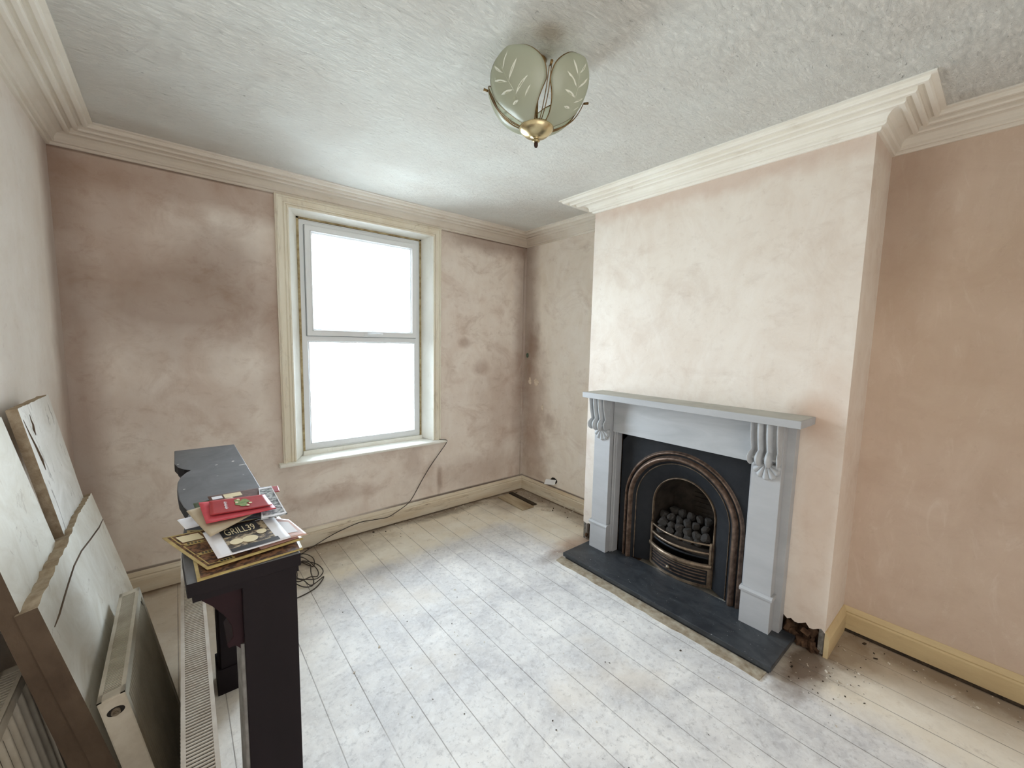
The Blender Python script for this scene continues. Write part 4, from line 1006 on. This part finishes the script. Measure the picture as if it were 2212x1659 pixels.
q = b.add([(2.9165, 2.83+y, .215+z) for y, z in pts]); b.face([q+i for i in range(11)]); b.build('hole', m_dark, t)
mt = Matrix.Translation((2.888, 2.855, .198)) @ Euler((math.radians(-12), math.radians(40), 0)).to_matrix().to_4x4()
b = MB(); b.box(-.004, .004, -.065, .065, -.028, .028, mt); b.build('face_plate', m_upvc, t, bevel=.002)
b = MB(); pts = [(math.cos(2*PI*i/9)*(.016+.006*random.random()), math.sin(2*PI*i/9)*(.022+.008*random.random())) for i in range(9)]
b.prism(pts, lambda p, t_: (t_, 3.280+p[0], 1.474+p[1]), 2.912, 2.9175)
tag(recentre(b.build('paint_patch', simple('old_green_paint', (92, 110, 94), (66, 84, 70), 60), None)), 'small patch of old green paint in the alcove corner', 'paint patch')
def chip(yc, zc_, ry, rz, lab, seed):
    random.seed(seed); b = MB(); pts = [(math.cos(2*PI*i/13)*ry*random.uniform(.6, 1.1), math.sin(2*PI*i/13)*rz*random.uniform(.6, 1.1)) for i in range(13)]
    b.prism(pts, lambda p, t_: (t_, yc+p[0], zc_+p[1]), 2.9145, 2.9178)
    tag(recentre(b.build('plaster_chip', simple('blown_plaster', (232, 222, 208), (206, 186, 164), 60), None, bevel=.001)), lab, 'damaged plaster')
chip(3.13, 1.195, .045, .045, 'pale blown plaster patch on alcove wall, the larger upper one', 1)
chip(3.23, 1.20, .025, .05, 'narrow peeling plaster flake nearest the back corner', 2)
chip(3.03, .94, .018, .035, 'small oval plaster blister low on alcove wall', 3)
random.seed(11)
# drain/corner pipe bead down the back right corner
b = MB(); b.tube([(XR-.035, YB-.004, .14), (XR-.035, YB-.004, 2.60)], .006, 6); b.build('trim_3', m_alc, None, kind=st)
# loose boards in the alcove
def board(name, label, x0, y0, L, w_, ang, z0, m, nz=.018):
    t_ = Matrix.Translation((x0, y0, z0)) @ Euler((0, 0, ang)).to_matrix().to_4x4()
    b = MB(); b.box(0, w_, 0, L, 0, nz, t_); o = recentre(b.build(name, m, None, bevel=.002)); tag(o, label, 'board'); return o
board('loose_board', 'short loose floorboard lying in the alcove corner beside skirting', 2.50, 2.83, .40, .145, -.02, .001, m_oldboard, .014)
board('loose_board', 'narrow dark batten lying against the alcove skirting', 2.665, 2.86, .40, .05, -.03, .001, m_bitdk, .010)
board('wood_offcut', 'small pale wood offcut on dirty alcove floor', 2.70, 2.66, .09, .025, .6, .001, m_bit, .006)
# crumbs
b = MB()
def crumb(x, y, s_, m):
    b.mat(m); mt = Matrix.Translation((x, y, s_*.35)) @ Euler((random.random()*.6, random.random()*.6, random.random()*6)).to_matrix().to_4x4()
    b.box(-s_, s_, -s_*random.uniform(.3, .9), s_*.6, -s_*.3, s_*.3, mt)
for i in range(520):
    r_ = random.random()
    if r_ < .3: x, y = random.uniform(.3, 2.8), 3.30-abs(random.gauss(0, .12))
    elif r_ < .5: x, y = 2.88-abs(random.gauss(0, .18)), random.uniform(2.15, 3.25)
    elif r_ < .6: x, y = 2.88-abs(random.gauss(0, .12)), random.uniform(-.6, .42)
    elif r_ < .75: x, y = random.gauss(2.42, .14), random.gauss(.42, .09)
    else: x, y = random.uniform(.3, 2.1), random.uniform(.5, 3.2)
    if 2.05 < x < 2.6 and .6 < y < 2.05 or x > 2.5 and .45 < y < 2.13: continue
    if 2.47 < x < 2.75 and y > 2.78: continue
    if y > 3.29: y = 3.28
    crumb(x, y, random.uniform(.0012, .0035) if random.random() < (.97 if r_ > .75 else .85) else random.uniform(.004, .009), m_bit if random.random() < .6 else m_bitdk)
tag(b.build('plaster_crumbs', None, None), 'scattered crumbs of plaster and grit over the painted floorboards', 'debris', kind='stuff')
